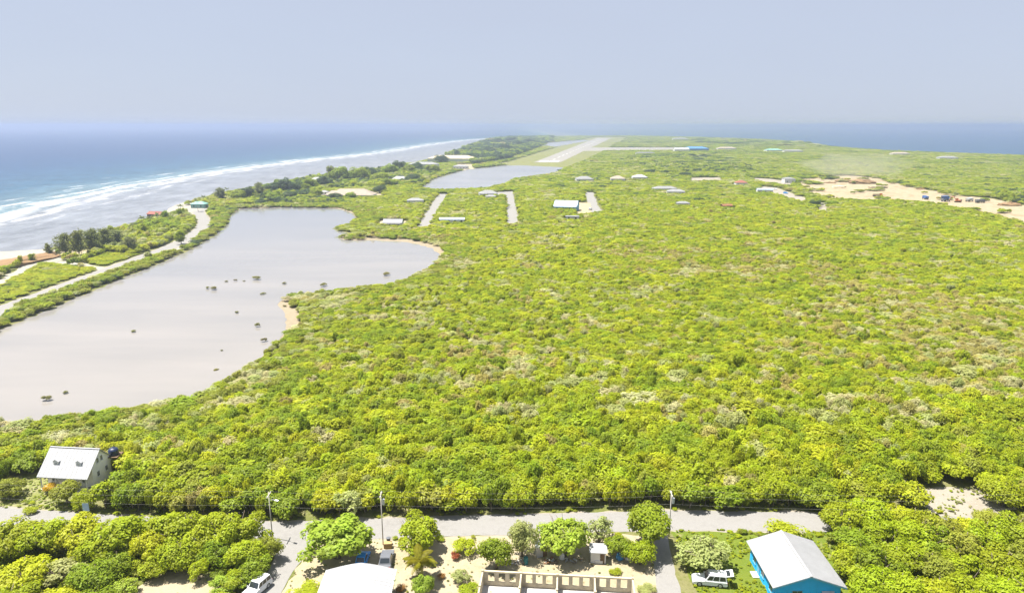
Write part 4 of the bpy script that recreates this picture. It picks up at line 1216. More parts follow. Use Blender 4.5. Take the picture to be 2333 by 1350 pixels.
# ------------------------------------------------------------------ buildings
def gable_roof(mb, x0, x1, y0, y1, ze, zr, th=0.12, axis='x'):
    """two slabs meeting at a ridge along an axis"""
    if axis == 'x':
        ym = (y0 + y1) / 2
        mb.prism([(y0, ze), (ym, zr), (y1, ze), (y1, ze - th), (ym, zr - th), (y0, ze - th)], x0, x1, 'x')
    else:
        xm = (x0 + x1) / 2
        mb.prism([(x0, ze), (xm, zr), (x1, ze), (x1, ze - th), (xm, zr - th), (x0, ze - th)], y0, y1, 'y')
    return mb
def window(parent, c, u, n, w, h, frame=M['trim'], pane=M['glass'], name='window', sill=True, panes=True):
    """a framed window: c centre on the wall, u along the wall, n outward"""
    c, u, n = Vector(c), Vector(u).normalized(), Vector(n).normalized()
    z = Vector((0, 0, 1))
    Mx = Matrix((( u.x, n.x, z.x, c.x), (u.y, n.y, z.y, c.y), (u.z, n.z, z.z, c.z), (0, 0, 0, 1)))
    t = 0.07
    mb = MB()
    mb.box(-w / 2, w / 2, -0.02, 0.06, h / 2 - t, h / 2, Mx); mb.box(-w / 2, w / 2, -0.02, 0.06, -h / 2, -h / 2 + t, Mx)
    mb.box(-w / 2, -w / 2 + t, -0.02, 0.06, -h / 2 + t, h / 2 - t, Mx); mb.box(w / 2 - t, w / 2, -0.02, 0.06, -h / 2 + t, h / 2 - t, Mx)
    if panes: mb.box(-0.02, 0.02, -0.02, 0.05, -h / 2 + t, h / 2 - t, Mx)
    wd = mb.build(name, frame, parent)
    MB().box(-w / 2 + t, w / 2 - t, 0.0, 0.025, -h / 2 + t, h / 2 - t, Mx).build('pane', pane, wd)
    if sill: MB().box(-w / 2 - .06, w / 2 + .06, -0.02, 0.12, -h / 2 - .07, -h / 2 - .003, Mx).build('sill', frame, wd)
    return wd
# grey gabled house with dormers
gh = thing('grey_house', 'pale grey gabled house with two small dormers at the edge of the scrub', 'house', (-75.1, 111.1, ZL), R(-5.85))
Lh, Wh, EV, RG = 4.55, 3.95, 2.55, 6.2
y_f = -2.15                                     # front wall, behind the porch
def roof_z(y): return EV + (RG - EV) * (1 - abs(y) / Wh)
mb = MB()
prof = [(y_f, 0), (3.6, 0), (3.6, roof_z(3.6) - .13), (0, RG - .14), (y_f, roof_z(y_f) - .13)]
mb.prism(prof, -Lh + .35, Lh - .35, 'x')
mb.build('wall', M['grey_wall'], gh)
mb = MB(); gable_roof(mb, -Lh, Lh, -Wh, Wh, EV, RG, 0.12, 'x')
groof = mb.build('roof', M['grey_roof'], gh)
mb = MB()
for k in range(13):
    for s_ in (-1, 1):
        x = -Lh + .3 + k * (2 * Lh - .6) / 12
        a0, a1 = Vector((x, s_ * Wh, EV + .012)), Vector((x, 0, RG + .012))
        mb.tube([a0, a1], [.022, .022], 4)
mb.build('roof_seams', M['grey_roof'], groof)
MB().box(-Lh, Lh, -.14, .14, RG - .03, RG + .05).build('ridge_cap', M['grey_roof'], groof)
for x in (-2.1, 2.0):                            # dormers
    yf = -2.25; zf = roof_z(yf); zt = zf + 0.78
    mb = MB(); mb.prism([(x - .45, zf - .2), (x + .45, zf - .2), (x + .45, zt - .28), (x, zt), (x - .45, zt - .28)], yf, yf + 1.3, 'y')
    dm = mb.build('dormer', M['trim'], groof)
    mb = MB(); mb.prism([(x - .56, zt - .35), (x, zt + .03), (x + .56, zt - .35), (x + .56, zt - .28), (x, zt + .1), (x - .56, zt - .28)], yf - .06, yf + 1.4, 'y')
    mb.build('dormer_roof', M['grey_roof'], groof)
    MB().box(x - .18, x + .18, yf - .03, yf + .02, zf + .04, zf + .42).build('dormer_window', M['steel'], groof)
for x in (-4.1, -1.4, 1.4, 4.1):                 # porch posts
    MB().box(x - .07, x + .07, -3.72, -3.58, 0, EV - .1 + .18).build('porch_post', M['trim'], gh)
MB().box(-4.4, 4.4, -3.85, y_f - .004, 0, .16).build('porch_floor', M['slab'], gh)
xr = Lh - .35
for y, z, w, h in ((-.55, 4.35, .62, .95), (.45, 4.35, .62, .95), (-.75, 2.0, .7, 1.0), (1.35, 2.0, .7, 1.0)):
    window(gh, (xr, y, z), (0, 1, 0), (1, 0, 0), w, h)
dr = MB().box(xr - .02, xr + .05, 2.55, 3.3, .05, 2.1).build('door', M['darkwood'], gh)
MB().box(xr + .05, xr + .1, 2.62, 2.68, 1.0, 1.08).build('door_handle', M['steel'], dr)
for x in (-2.9, 2.6): window(gh, (x, y_f, 1.45), (1, 0, 0), (0, -1, 0), .9, 1.1)
dr = MB().box(-.45, .45, y_f - .05, y_f + .02, .18, 2.2).build('door', M['darkwood'], gh)
MB().box(.3, .36, y_f - .1, y_f - .05, 1.1, 1.18).build('door_handle', M['steel'], dr)
# water tank on its stand behind the grey house
q = P(257, 1019, ZL + 4.9)
wtk = thing('water_tank', 'dark blue round water tank on a stand behind the grey house', 'water tank', (q.x, q.y, ZL))
mb = MB(); mb.tube([(0, 0, 3.6), (0, 0, 3.7), (0, 0, 4.5), (0, 0, 4.75), (0, 0, 4.9)], [.8, .84, .84, .65, .25], 18)
mb.build('tank_body', M['tank'], wtk)
mb = MB(); mb.tube([(0, 0, 4.89), (0, 0, 5.0)], [.26, .24], 12); mb.build('lid', M['tank'], wtk)
MB().box(-1.15, 1.15, -1.15, 1.15, 3.46, 3.59).build('platform', M['darkwood'], wtk)
for a, b_ in ((-1, -1), (1, -1), (1, 1), (-1, 1)): MB().box(a - .09, a + .09, b_ - .09, b_ + .09, 0, 3.46).build('leg', M['darkwood'], wtk)

# turquoise house with white ribbed roof
bh = thing('blue_house', 'turquoise house with a white ribbed metal roof on the lawn', 'house', (38.0, 83.3, ZL), 0)
X0, X1, Y0, Y1, EVB, RGB = -4.75, 4.75, -5.15, 5.35, 2.75, 4.4
def rzb(x): return EVB + (RGB - EVB) * (1 - abs(x) / 4.75)
wx = 4.2
mb = MB(); mb.prism([(-wx, 0), (wx, 0), (wx, rzb(wx) - .1), (0, RGB - .11), (-wx, rzb(wx) - .1)], Y0 + .55, Y1 - .5, 'y')
mb.build('wall', M['blue_wall'], bh)
mb = MB(); gable_roof(mb, X0, X1, Y0, Y1, EVB, RGB, .06, 'y')
br = mb.build('roof', M['white_roof'], bh)
mb = MB()
for k in range(42):
    y = Y0 + .12 + k * (Y1 - Y0 - .24) / 41
    for s_ in (-1, 1): mb.tube([(s_ * 4.75, y, EVB + .01), (0, y, RGB + .01)], [.028, .028], 4)
mb.build('roof_ribs', M['white_roof'], br)
MB().box(-.16, .16, Y0 - .01, Y1 + .01, RGB - .04, RGB + .055).build('ridge_cap', M['white_roof'], br)
mb = MB()
for s_ in (-1, 1):
    a0 = (s_ * 4.74, Y0 - .03, EVB - .12); a1 = (0, Y0 - .03, RGB - .12)
    mb.prism([(s_ * 4.74, EVB - .07), (0, RGB - .07), (0, RGB - .25), (s_ * 4.74, EVB - .25)], Y0 - .015, Y0 + .03, 'y')
mb.build('barge_board', M['blue_trim'], bh)
for k in range(12):
    y = Y0 + .6 + k * .83
    for s_ in (-1, 1): MB().box(min(s_ * 4.2, s_ * 4.68), max(s_ * 4.2, s_ * 4.68), y - .05, y + .05, EVB - .18, EVB - .065).build('rafter_end', M['darkwood'], bh)
window(bh, (-1.35, Y0 + .55, 1.35), (1, 0, 0), (0, -1, 0), 1.35, 1.3, M['blue_trim'])
wdo = window(bh, (2.55, Y0 + .55, 1.25), (1, 0, 0), (0, -1, 0), 1.5, 1.35, M['blue_trim'])
Mx = Matrix.Translation((2.55, Y0 + .5, 1.98)) @ Matrix.Rotation(R(38), 4, 'X')
mb = MB()
for k in range(7): mb.box(-.78, .78, -.95 + k * .135, -.95 + k * .135 + .115, -.02, .02, Mx)
mb.build('awning_shutter', M['steel'], wdo)
for y in (-3.2, -.2, 3.0): window(bh, (-wx, y, 1.45), (0, -1, 0), (-1, 0, 0), 1.1, 1.1, M['blue_trim'])
for y in (-2.5, 2.5): window(bh, (wx, y, 1.45), (0, 1, 0), (1, 0, 0), 1.1, 1.1, M['blue_trim'])
dr = MB().box(-wx - .05, -wx + .02, .95, 1.85, .05, 2.05).build('door', M['blue_trim'], bh)
MB().box(-wx - .11, -wx - .05, 1.02, 1.1, 1.0, 1.08).build('door_handle', M['steel'], dr)
MB().box(-wx - .9, -wx - .004, .7, 2.1, 0, .14).build('door_step', M['slab'], bh)

# house with broad white roof at the bottom of the picture
wh = thing('white_roof_house', 'low house with a broad smooth white roof cut by the lower picture edge', 'house', (-19.85, 76.2, ZL), R(1.2))
mb = MB(); mb.prism([(-4.2, 0), (4.2, 0), (4.2, 2.75), (0, 3.62), (-4.2, 2.75)], -5.5, 5.3, 'y'); mb.build('wall', M['white_wall'], wh)
mb = MB()
NV = 9                                           # softly bowed roof sheet
prof = [(-4.62 + 9.24 * i / (NV - 1), 2.8 + 1.02 * (1 - abs(2 * i / (NV - 1) - 1) ** 1.35)) for i in range(NV)]
mb.prism(prof + [(x, z - .1) for x, z in reversed(prof)], -6.0, 5.75, 'y')
wr = mb.build('roof', M['white_roof'], wh)
mb = MB()
for k in range(20):
    y = -5.9 + k * .61
    mb.tube([(x, y, z + .006) for x, z in prof], [.014] * NV, 4)
mb.build('roof_seams', M['white_roof'], wr)
MB().box(-4.66, -4.6, -6.0, 5.75, 2.66, 2.8).build('gutter', M['trim'], wr)
MB().box(4.6, 4.66, -6.0, 5.75, 2.66, 2.8).build('gutter', M['trim'], wr)
for y in (-2, 2): window(wh, (4.2, y, 1.4), (0, 1, 0), (1, 0, 0), 1.1, 1.1); window(wh, (-4.2, y, 1.4), (0, -1, 0), (-1, 0, 0), 1.1, 1.1)
for x in (-2, 2): window(wh, (x, 5.3, 1.4), (-1, 0, 0), (0, 1, 0), 1.1, 1.1)

# roofless block building
ub = thing('unfinished_building', 'roofless concrete block building with four bays and empty window openings', 'building', (-3.9, 82.5, ZL), R(-4.8))
BL = 19.8; BT = 2.35; BF = .2; DEP = 9.0
MB().box(-.1, BL + .1, -DEP, -.21, -.1, BF).build('floor_slab', M['slab'], ub)
mb = MB()
cols = [0, 5.15, 9.95, 14.85, BL]
for k in range(4):
    a, b_ = cols[k] + .15, cols[k + 1] - .15
    wbay = b_ - a
    ow = .86
    gap = (wbay - 3 * ow) / 4
    sill_h = .8
    mb.box(a, b_, -.2, 0, -.1, sill_h)
    x = a
    for j in range(3):
        mb.box(x, x + gap, -.2, 0, sill_h, BT - .22); x += gap + ow
    mb.box(x, b_, -.2, 0, sill_h, BT - .22)
mb.build('back_wall', M['block'], ub)
for k in range(4):
    mb = MB(); mb.box(cols[k] + .15, cols[k + 1] - .15, -.23, .03, BT - .22, BT); mb.build('tie_beam', M['beam'], ub)
for k, x in enumerate(cols):
    MB().box(x - .15, x + .15, -.26, .06, -.1, BT + (.06 if k % 2 else .12)).build('column', M['beam'], ub)
    for j, yy in enumerate((-3.2, -6.1, -8.9)): MB().box(x - .14, x + .14, yy - .14, yy + .14, BF - .003, BT + .05).build('column', M['beam'], ub)
    MB().box(x - .1, x + .1, -3.06, -.262, BF - .004, BT - .12 - .2 * (k == 2)).build('partition_wall', M['block'], ub)
    MB().box(x - .1, x + .1, -5.96, -3.34, BF - .004, BT - .14).build('partition_wall', M['block'], ub)
    MB().box(x - .1, x + .1, -8.76, -6.24, BF - .004, BT - .16).build('partition_wall', M['block'], ub)
    mb = MB()
    for j in range(3): mb.tube([(x - .08 + .08 * j, -.1 + .04 * j, BT), (x - .08 + .1 * j, -.1, BT + .5)], [.012, .01], 4)
    mb.build('reinforcing_bars', M['rust'], ub)
ps = thing('timber_stack', 'yellow timber planks stacked on the slab of the unfinished building', 'planks', (2.7, 79.4, ZL + .2), R(70))
for k in range(5): MB().box(-.9 + .05 * k, .9 - .04 * (k % 3), -.4 + .17 * k, -.4 + .17 * k + .15, 0.003, .09).build('plank', M['timber'], ps)
for k in range(3): MB().box(-.8, .75, -.3 + .2 * k, -.3 + .2 * k + .16, .096, .18).build('plank', M['timber'], ps)

# -- sheds and scrap behind the block building
def shed(name, label, pos, rz, w, d, h, wallm, roofm, slope=.3):
    t = thing(name, label, 'shed', (pos.x, pos.y, ZL), rz)
    MB().prism([(-d / 2, 0), (d / 2, 0), (d / 2, h + slope), (-d / 2, h)], -w / 2, w / 2, 'x').build('wall', wallm, t)
    MB().prism([(-d / 2 - .25, h - .02), (d / 2 + .2, h + slope + .06), (d / 2 + .2, h + slope + .12), (-d / 2 - .25, h + .04)], -w / 2 - .2, w / 2 + .2, 'x').build('roof', roofm, t)
    dd = MB().box(w * .12, w * .12 + .62, -d / 2 - .04, -d / 2 + .01, .02, h * .85).build('door', M['darkwood'], t)
    MB().box(w * .12 + .05, w * .12 + .1, -d / 2 - .09, -d / 2 - .04, .8, .88).build('door_handle', M['steel'], dd)
    return t
shed('lean_to_shed', 'small grey lean-to shed under the broad yard tree', P(1231, 1262), R(15), 1.4, 1.3, 1.7, M['steel'], M['steel'])
shed('white_shed', 'small white shed with a flat roof right of the scrap pile', P(1362, 1274), R(-4), 2.1, 1.7, 1.75, M['white_wall'], M['white_roof'], .12)
mb = MB(); mb.box(-.5, .5, -.25, .25, 0, .45)
cb = thing('crate', 'low white box in front of the white shed', 'box', P(1364, 1281), R(-4))
MB().box(-.55, .55, -.22, .22, 0, .38).build('box_body', M['white_wall'], cb, bevel=.02)
MB().box(-.58, .58, -.25, .25, .383, .43).build('lid', M['trim'], cb)
def drum(label, pos, r_, h, mat, name='drum', cat='drum', group=None):
    t = thing(name, label, cat, (pos.x, pos.y, ZL), 0, group)
    mb = MB(); mb.tube([(0, 0, 0), (0, 0, h * .32), (0, 0, h * .34), (0, 0, h * .36), (0, 0, h * .66), (0, 0, h * .68), (0, 0, h * .70), (0, 0, h)], [r_, r_, r_ * 1.05, r_, r_, r_ * 1.05, r_, r_], 14)
    mb.build('drum_body', mat, t)
    mb = MB(); mb.tube([(0, 0, h - .02), (0, 0, h + .02)], [r_ * .93, r_ * .93], 14); mb.build('lid', mat, t)
    return t
drum('teal plastic drum beside the dark round tree', P(1198, 1283), .33, 1.0, M['teal'])
def lump(name, label, cat, pos, rx, ry, h, mat, seed, group=None):
    """a draped or heaped thing: a rumpled mound"""
    rr = np.random.default_rng(seed)
    bm = bmesh.new()
    bmesh.ops.create_icosphere(bm, subdivisions=3, radius=1)
    ph = rr.uniform(0, 6, 6)
    for v in bm.verts:
        a = v.co.copy()
        k = 1 + .12 * math.sin(a.x * 5 + ph[0]) * math.sin(a.y * 6 + ph[1]) + .08 * math.sin(a.z * 9 + a.x * 7 + ph[2]) + rr.normal(0, .025)
        v.co = Vector((a.x * rx * k, a.y * ry * k, max(-.03, (a.z * .75 + .25) * h * k)))
    me = bpy.data.meshes.new(name); bm.to_mesh(me); bm.free()
    o = obj(name, me, mat, None, (pos.x, pos.y, ZL))
    return tag(o, label, cat, group)
lump('tarpaulin', 'blue tarpaulin heap beside the white sacks under the shrubs', 'tarpaulin', P(1412, 1272), .55, .5, .95, M['bluetarp'], 1)
lump('sack_heap', 'white sack heap right of the blue tarpaulin', 'sacks', P(1433, 1273), .6, .45, .7, M['whitetarp'], 2)
lump('pale_shape', 'unclear pale lilac shape built as a bundle on the scrap under the broad yard tree', 'bundle', P(1280, 1272), .4, .35, .95, M['whitetarp'], 7)  # upright shape of unclear nature, built as a rumpled bundle
def scrap(label, pos, n, rad, seed, mats):
    rr = random.Random(seed)
    t = thing('scrap_pile', label, 'scrap', (pos.x, pos.y, ZL))
    for k in range(n):
        a, q_ = rr.uniform(0, 6.28), rad * math.sqrt(rr.random())
        Mx = Matrix.Translation((q_ * math.cos(a), q_ * .6 * math.sin(a), rr.uniform(.06, .3))) @ Euler((rr.uniform(-.5, .5), rr.uniform(-.5, .5), rr.uniform(0, 3.1))).to_matrix().to_4x4()
        l, w, h = rr.uniform(.2, .8), rr.uniform(.05, .3), rr.uniform(.03, .2)
        MB().box(-l / 2, l / 2, -w / 2, w / 2, -h / 2, h / 2, Mx).build('scrap_piece', M[rr.choice(mats)], t)
scrap('dark scrap pile left of the unclear lilac shape', P(1252, 1280), 16, 1.1, 1, ['junk', 'rust', 'darkwood', 'steel'])
scrap('scrap timber pile between the unclear lilac shape and the white shed', P(1308, 1276), 18, 1.3, 2, ['junk', 'timber', 'steel', 'junk', 'beam'])
scrap('rubble heap around the teal drum', P(1182, 1282), 14, 1.0, 3, ['junk', 'beam', 'steel', 'whitetarp'])

# wooden crate with a dark bin behind it by the pole
cr_ = thing('wooden_crate', 'tan wooden crate at the foot of the tall utility pole', 'crate', P(884, 1246), R(5))
for k in range(4):
    MB().box(-.55, .55, -.36, -.32, .02 + .19 * k, .02 + .19 * k + .165).build('slat', M['timber'], cr_)
    MB().box(-.55, .55, .32, .36, .02 + .19 * k, .02 + .19 * k + .165).build('slat', M['timber'], cr_)
    for s_ in (-1, 1): MB().box(s_ * .57 - .02, s_ * .57 + .02, -.3, .3, .02 + .19 * k, .02 + .19 * k + .165).build('slat', M['timber'], cr_)
MB().box(-.58, .58, -.38, .38, .785, .82).build('lid', M['timber'], cr_)
bn = thing('rubbish_bin', 'small dark rubbish bin behind the wooden crate', 'bin', P(885.5, 1238), 0)
mb = MB(); mb.tube([(0, 0, 0), (0, 0, 1.0)], [.24, .31], 12); mb.build('bin_body', M['car_grey'], bn)
mb = MB(); mb.tube([(0, 0, 1.0), (0, 0, 1.05), (0, 0, 1.1)], [.34, .34, .12], 12); mb.build('lid', M['car_grey'], bn)

# ------------------------------------------------------------------ vehicles
def car(name, label, loc, rz, L, Wd, H, paint, suv=False, tailgate_open=False, cat='car'):
    """front faces +X in the car's own axes"""
    t = thing(name, label, cat, (loc[0], loc[1], ZL), rz)
    hl, hw = L / 2, Wd / 2
    z0, zb = .30, .30 + (.62 if suv else .50)          # floor and belt line
    # lower body: side outline swept across with tucked-in corners
    out = [(-hl, z0 + .12), (-hl + .06, zb - .03), (-hl + .2, zb), (hl * .32, zb + .02), (hl * .9, zb - .12), (hl - .03, zb - .22), (hl, z0 + .14), (hl - .12, z0), (-hl + .14, z0)]
    bm = bmesh.new()
    rows = []
    for yy, k in ((-hw, .985), (-hw + .09, 1.0), (hw - .09, 1.0), (hw, .985)):
        rows.append([bm.verts.new((x * k, yy, z0 + (z - z0) * (0.96 if abs(yy) == hw else 1))) for x, z in out])
    for a, b_ in zip(rows[:-1], rows[1:]):
        for i in range(len(out)):
            j = (i + 1) % len(out); bm.faces.new((a[i], a[j], b_[j], b_[i]))
    bm.faces.new(rows[0][::-1]); bm.faces.new(rows[-1])
    bmesh.ops.recalc_face_normals(bm, faces=bm.faces)
    me = bpy.data.meshes.new('body'); bm.to_mesh(me); bm.free()
    body = obj('body', me, paint, t)
    # cabin
    cx0, cx1 = (-hl + .10, hl * .30) if suv else (-hl * .78, hl * .34)
    tx0, tx1 = (-hl + .30, hl * .06) if suv else (-hl * .48, hl * .04)
    def cabin(dy, zlo, zhi, grow=0.0):
        g = grow
        bw, tw_ = hw - .05 + dy, hw - .17 + dy
        v = [(cx0 - g, -bw, zlo), (cx1 + g, -bw, zlo), (cx1 + g, bw, zlo), (cx0 - g, bw, zlo), (tx0 - g, -tw_, zhi), (tx1 + g, -tw_, zhi), (tx1 + g, tw_, zhi), (tx0 - g, tw_, zhi)]
        m_ = MB(); m_.v = v; m_.f = [(4, 5, 6, 7), (0, 1, 5, 4), (1, 2, 6, 5), (2, 3, 7, 6), (3, 0, 4, 7), (0, 3, 2, 1)]
        return m_
    cabin(0, zb - .01, H).build('cabin', paint, t)
    def on_face(a, b_, c, d_, s0, s1, r0, r1, off):
        a, b_, c, d_ = map(Vector, (a, b_, c, d_))
        nrm = (b_ - a).cross(d_ - a).normalized() * off
        f = lambda s_, r_: a.lerp(b_, s_).lerp(d_.lerp(c, s_), r_) + nrm
        return [f(s0, r0), f(s1, r0), f(s1, r1), f(s0, r1)]
    v = cabin(0, zb - .01, H).v
    MB().poly(on_face(v[1], v[2], v[6], v[5], .06, .94, .12, .92, .012)).build('windscreen', M['glass'], t)
    MB().poly(on_face(v[3], v[0], v[4], v[7], .08, .92, .2, .88, .012)).build('rear_window', M['glass'], t)
    for s0, s1 in ((.04, .34), (.38, .66), (.70, .95)) if suv else ((.06, .46), (.50, .93)):
        MB().poly(on_face(v[0], v[1], v[5], v[4], s0, s1, .2, .88, .012)).build('side_window', M['glass'], t)
        MB().poly(on_face(v[2], v[3], v[7], v[6], 1 - s1, 1 - s0, .2, .88, .012)).build('side_window', M['glass'], t)
    wr_ = .36 if suv else .30
    for sx_ in (-.58, .60):
        for sy_ in (-1, 1):
            y = sy_ * (hw - .10)
            mb = MB(); mb.tube([(sx_ * hl, y - .11, wr_), (sx_ * hl, y + .11, wr_)], [wr_, wr_], 16)
            w_ = mb.build('wheel', M['rubber'], t)
            mb = MB(); mb.tube([(sx_ * hl, y + sy_ * .105, wr_), (sx_ * hl, y + sy_ * .125, wr_)], [wr_ * .6, wr_ * .55], 12); mb.build('rim', M['steel'], w_)
    for sy_ in (-1, 1):
        MB().box(hl - .09, hl + .012, sy_ * (hw - .25) - .16, sy_ * (hw - .25) + .16, zb - .36, zb - .22).build('headlight', M['lamp_lens'], t)
        MB().box(-hl - .012, -hl + .08, sy_ * (hw - .16) - .09, sy_ * (hw - .16) + .09, zb - .3, zb - .08).build('tail_light', M['red_lens'], t)
        MB().box(cx1 - .12, cx1 + .02, min(sy_ * hw, sy_ * (hw + .17)), max(sy_ * hw, sy_ * (hw + .17)), zb + .02, zb + .16).build('wing_mirror', paint, t)
    MB().box(hl - .05, hl + .06, -hw + .1, hw - .1, z0 + .06, z0 + .22).build('bumper', M['car_grey'], t)
    MB().box(-hl - .06, -hl + .05, -hw + .1, hw - .1, z0 + .06, z0 + .22).build('bumper', M['car_grey'], t)
    if suv:
        for sy_ in (-1, 1): MB().box(tx0 + .1, tx1 - .15, sy_ * (hw - .28) - .025, sy_ * (hw - .28) + .025, H + .02, H + .07).build('roof_rail', M['steel'], t)
    if tailgate_open:
        Mx = Matrix.Translation((tx0 - .04, 0, H - .02)) @ Matrix.Rotation(R(12), 4, 'Y')
        tg = MB().box(-1.0, 0, -hw + .14, hw - .14, -.03, .04, Mx).build('tailgate', paint, t)
        MB().box(-.62, -.12, -hw + .28, hw - .28, .043, .055, Mx).build('tailgate_window', M['glass'], tg)
    return t
car('white_car', 'white estate car with its tailgate raised parked on the lawn', (26.6, 82.9), R(171), 4.55, 1.8, 1.72, M['car_white'], True, True)
car('blue_car', 'small blue car behind the white-roofed house, left of the grey car', (-21.1, 87.6), R(88), 3.7, 1.5, 1.5, M['car_blue'])
car('grey_car', 'grey car parked behind the white-roofed house', (-17.75, 87.6), R(92), 4.4, 1.75, 1.5, M['car_grey'])
q = P(589, 1344)
car('white_van', 'white car on the left edge of the side road, cut by the lower edge', (q.x - .1, q.y - .3), R(-112), 4.3, 1.75, 1.65, M['car_white'], True)

# ------------------------------------------------------------------ poles, wires, signs
def pole(label, pos, h, lamp=False, name='utility_pole'):
    t = thing(name, label, 'utility pole', (pos.x, pos.y, ZL))
    mb = MB(); mb.tube([(0, 0, -.2), (0, 0, h)], [.085, .06], 10); mb.build('post', M['pole'], t, smooth=True)
    MB().box(-.06, .06, -.9, .9, h - .55, h - .43).build('crossarm', M['pole'], t)
    for y in (-.8, -.3, .3, .8):
        mb = MB(); mb.tube([(0, y, h - .425), (0, y, h - .28)], [.05, .035], 8); mb.build('insulator', M['white_wall'], t)
    if lamp:
        mb = MB(); mb.tube([(0, 0, h - 1.4), (.5, -.25, h - 1.05), (1.1, -.55, h - 1.0)], [.04, .035, .03], 6); mb.build('lamp_arm', M['steel'], t)
        Mx = Matrix.Translation((1.2, -.6, h - 1.0)) @ Matrix.Rotation(R(-27), 4, 'Z')
        hd = MB().box(-.15, .5, -.16, .16, -.03, .1, Mx).build('lamp_head', M['white_wall'], t, bevel=.02)
        MB().box(-.05, .42, -.12, .12, -.06, -.033, Mx).build('lamp_lens', M['lamp_lens'], hd)
    else:
        mb = MB(); mb.tube([(.32, 0, h - 2.0), (.32, 0, h - 1.15)], [.2, .2], 12); mb.build('transformer', M['steel'], t)
    return t
pA, pB, pC = P(621, 1225), P(873, 1240), P(1524, 1222)
pZ = Vector((-84, 96.4, ZL)); pD = Vector((74, 92.6, ZL))
HP = {'A': 7.6, 'B': 8.6, 'C': 7.6, 'Z': 7.6, 'D': 7.6}
pole('utility pole with a street lamp at the left corner of the junction', pA, HP['A'], True)
pole('tall utility pole with the wooden crate at its foot', pB, HP['B'])
pole('utility pole behind the dome-shaped tree at the driveway entrance', pC, HP['C'])
for a, b_, ha, hb, lab in ((pZ, pA, HP['Z'], HP['A'], 'from the left picture edge to the street lamp pole'), (pA, pB, HP['A'], HP['B'], 'between the street lamp pole and the tall pole'), (pB, pC, HP['B'], HP['C'], 'from the tall pole to the driveway pole'), (pC, pD, HP['C'], HP['D'], 'from the driveway pole towards the right grove')):
    for k, (y, dz, nm) in enumerate(((.8, -.28, 'outer upper power line '), (-.8, -.28, 'inner upper power line '), (0.12, -2.2, 'lower telephone line '))):
        p0 = a + Vector((0, y, ha + dz)); p1 = b_ + Vector((0, y, hb + dz))
        pts_ = [p0.lerp(p1, i / 16) - Vector((0, 0, .55 * (1 - (2 * i / 16 - 1) ** 2))) for i in range(17)]
        mb = MB(); mb.tube(pts_, [.007] * 17, 4)
        tag(mb.build('overhead_wire', M['cable']), nm + lab, 'wire')
sg = thing('road_sign', 'pale blue rectangular sign on a thin post beside the lane', 'sign', P(199, 1176), R(8))
mb = MB(); mb.tube([(0, 0, -.1), (0, 0, 2.1)], [.04, .04], 8); mb.build('post', M['steel'], sg)
MB().box(-.48, .48, -.07, -.043, 1.0, 2.35).build('sign_board', plain('pale_blue_sign', (0.30, 0.42, 0.52), 0.5, .06, 2), sg, bevel=.01)


# ------------------------------------------------------------------ houses and sheds in the middle distance
def far_house(name, label, cat, px, py, w, d, rz, wallm, roofm, eave=2.8, rise=1.4, hip=False, wins=3, porch=False, group=None, zb=ZL):
    """px, py: where the middle of the roof shows"""
    rise = rise * 1.35 if rise >= .3 else rise
    q_ = P(px, py, zb + eave + rise * .5)
    t = thing(name, label, cat, (q_.x, q_.y, zb), R(rz), group)
    hw, hd = w / 2, d / 2
    MB().box(-hw + .3, hw - .3, -hd + .3, hd - .3, 0, eave - .05).build('wall', M[wallm], t)
    mb = MB()
    if hip:
        k = min(hw, hd)
        v = [(-hw, -hd, eave), (hw, -hd, eave), (hw, hd, eave), (-hw, hd, eave)]
        r0, r1 = ((-(hw - k) - .01, 0, eave + rise), ((hw - k) + .01, 0, eave + rise)) if hw >= hd else ((0, -(hd - k) - .01, eave + rise), (0, (hd - k) + .01, eave + rise))
        if hw >= hd: mb.v = v + [r0, r1]; mb.f = [(0, 1, 5, 4), (1, 2, 5), (2, 3, 4, 5), (3, 0, 4), (3, 2, 1, 0)]
        else: mb.v = v + [r0, r1]; mb.f = [(0, 1, 4), (1, 2, 5, 4), (2, 3, 5), (3, 0, 4, 5), (3, 2, 1, 0)]
    elif rise < .3:
        mb.box(-hw, hw, -hd, hd, eave, eave + .2 + rise)
    else:
        gable_roof(mb, -hw, hw, -hd, hd, eave, eave + rise, .15, 'x' if w >= d else 'y')
        g = MB()
        if w >= d: g.prism([(-hd + .3, eave - .05), (hd - .3, eave - .05), (0, eave + rise - .3)], -hw + .3, hw - .3, 'x')
        else: g.prism([(-hw + .3, eave - .05), (hw - .3, eave - .05), (0, eave + rise - .3)], -hd + .3, hd - .3, 'y')
        g.build('gable', M[wallm], t)
    rf = mb.build('roof', M[roofm], t)
    if not hip and rise >= .3:
        (MB().box(-hw, hw, -.2, .2, eave + rise - .05, eave + rise + .06) if w >= d else MB().box(-.2, .2, -hd, hd, eave + rise - .05, eave + rise + .06)).build('ridge_cap', M[roofm], rf)
    for k in range(wins):
        x = -hw + w * (k + .5) / wins
        MB().box(x - .55, x + .55, -hd + .24, -hd + .3, .9, 2.1).build('window', M['glass'], t)
    MB().box(hw - .302, hw - .24, -.5, .5, .05, 2.1).build('door', M['darkwood'], t)
    if porch:
        MB().box(-hw + .6, hw - .6, -hd - 2.2, -hd - .003, eave - .35, eave - .2).build('porch_roof', M[roofm], t)
        for x in (-hw + .8, 0, hw - .8): MB().box(x - .1, x + .1, -hd - 2.1, -hd - 1.9, 0, eave - .35).build('porch_post', M['trim'], t)
    return t
for (nm, lab, cat, px, py, w, d, rz, wm, rm_, ev, ri_, hp, wn, pr) in FH:
    far_house(nm, lab, cat, px, py, w, d, rz, wm, rm_, ev, ri_, hp, wn, pr)

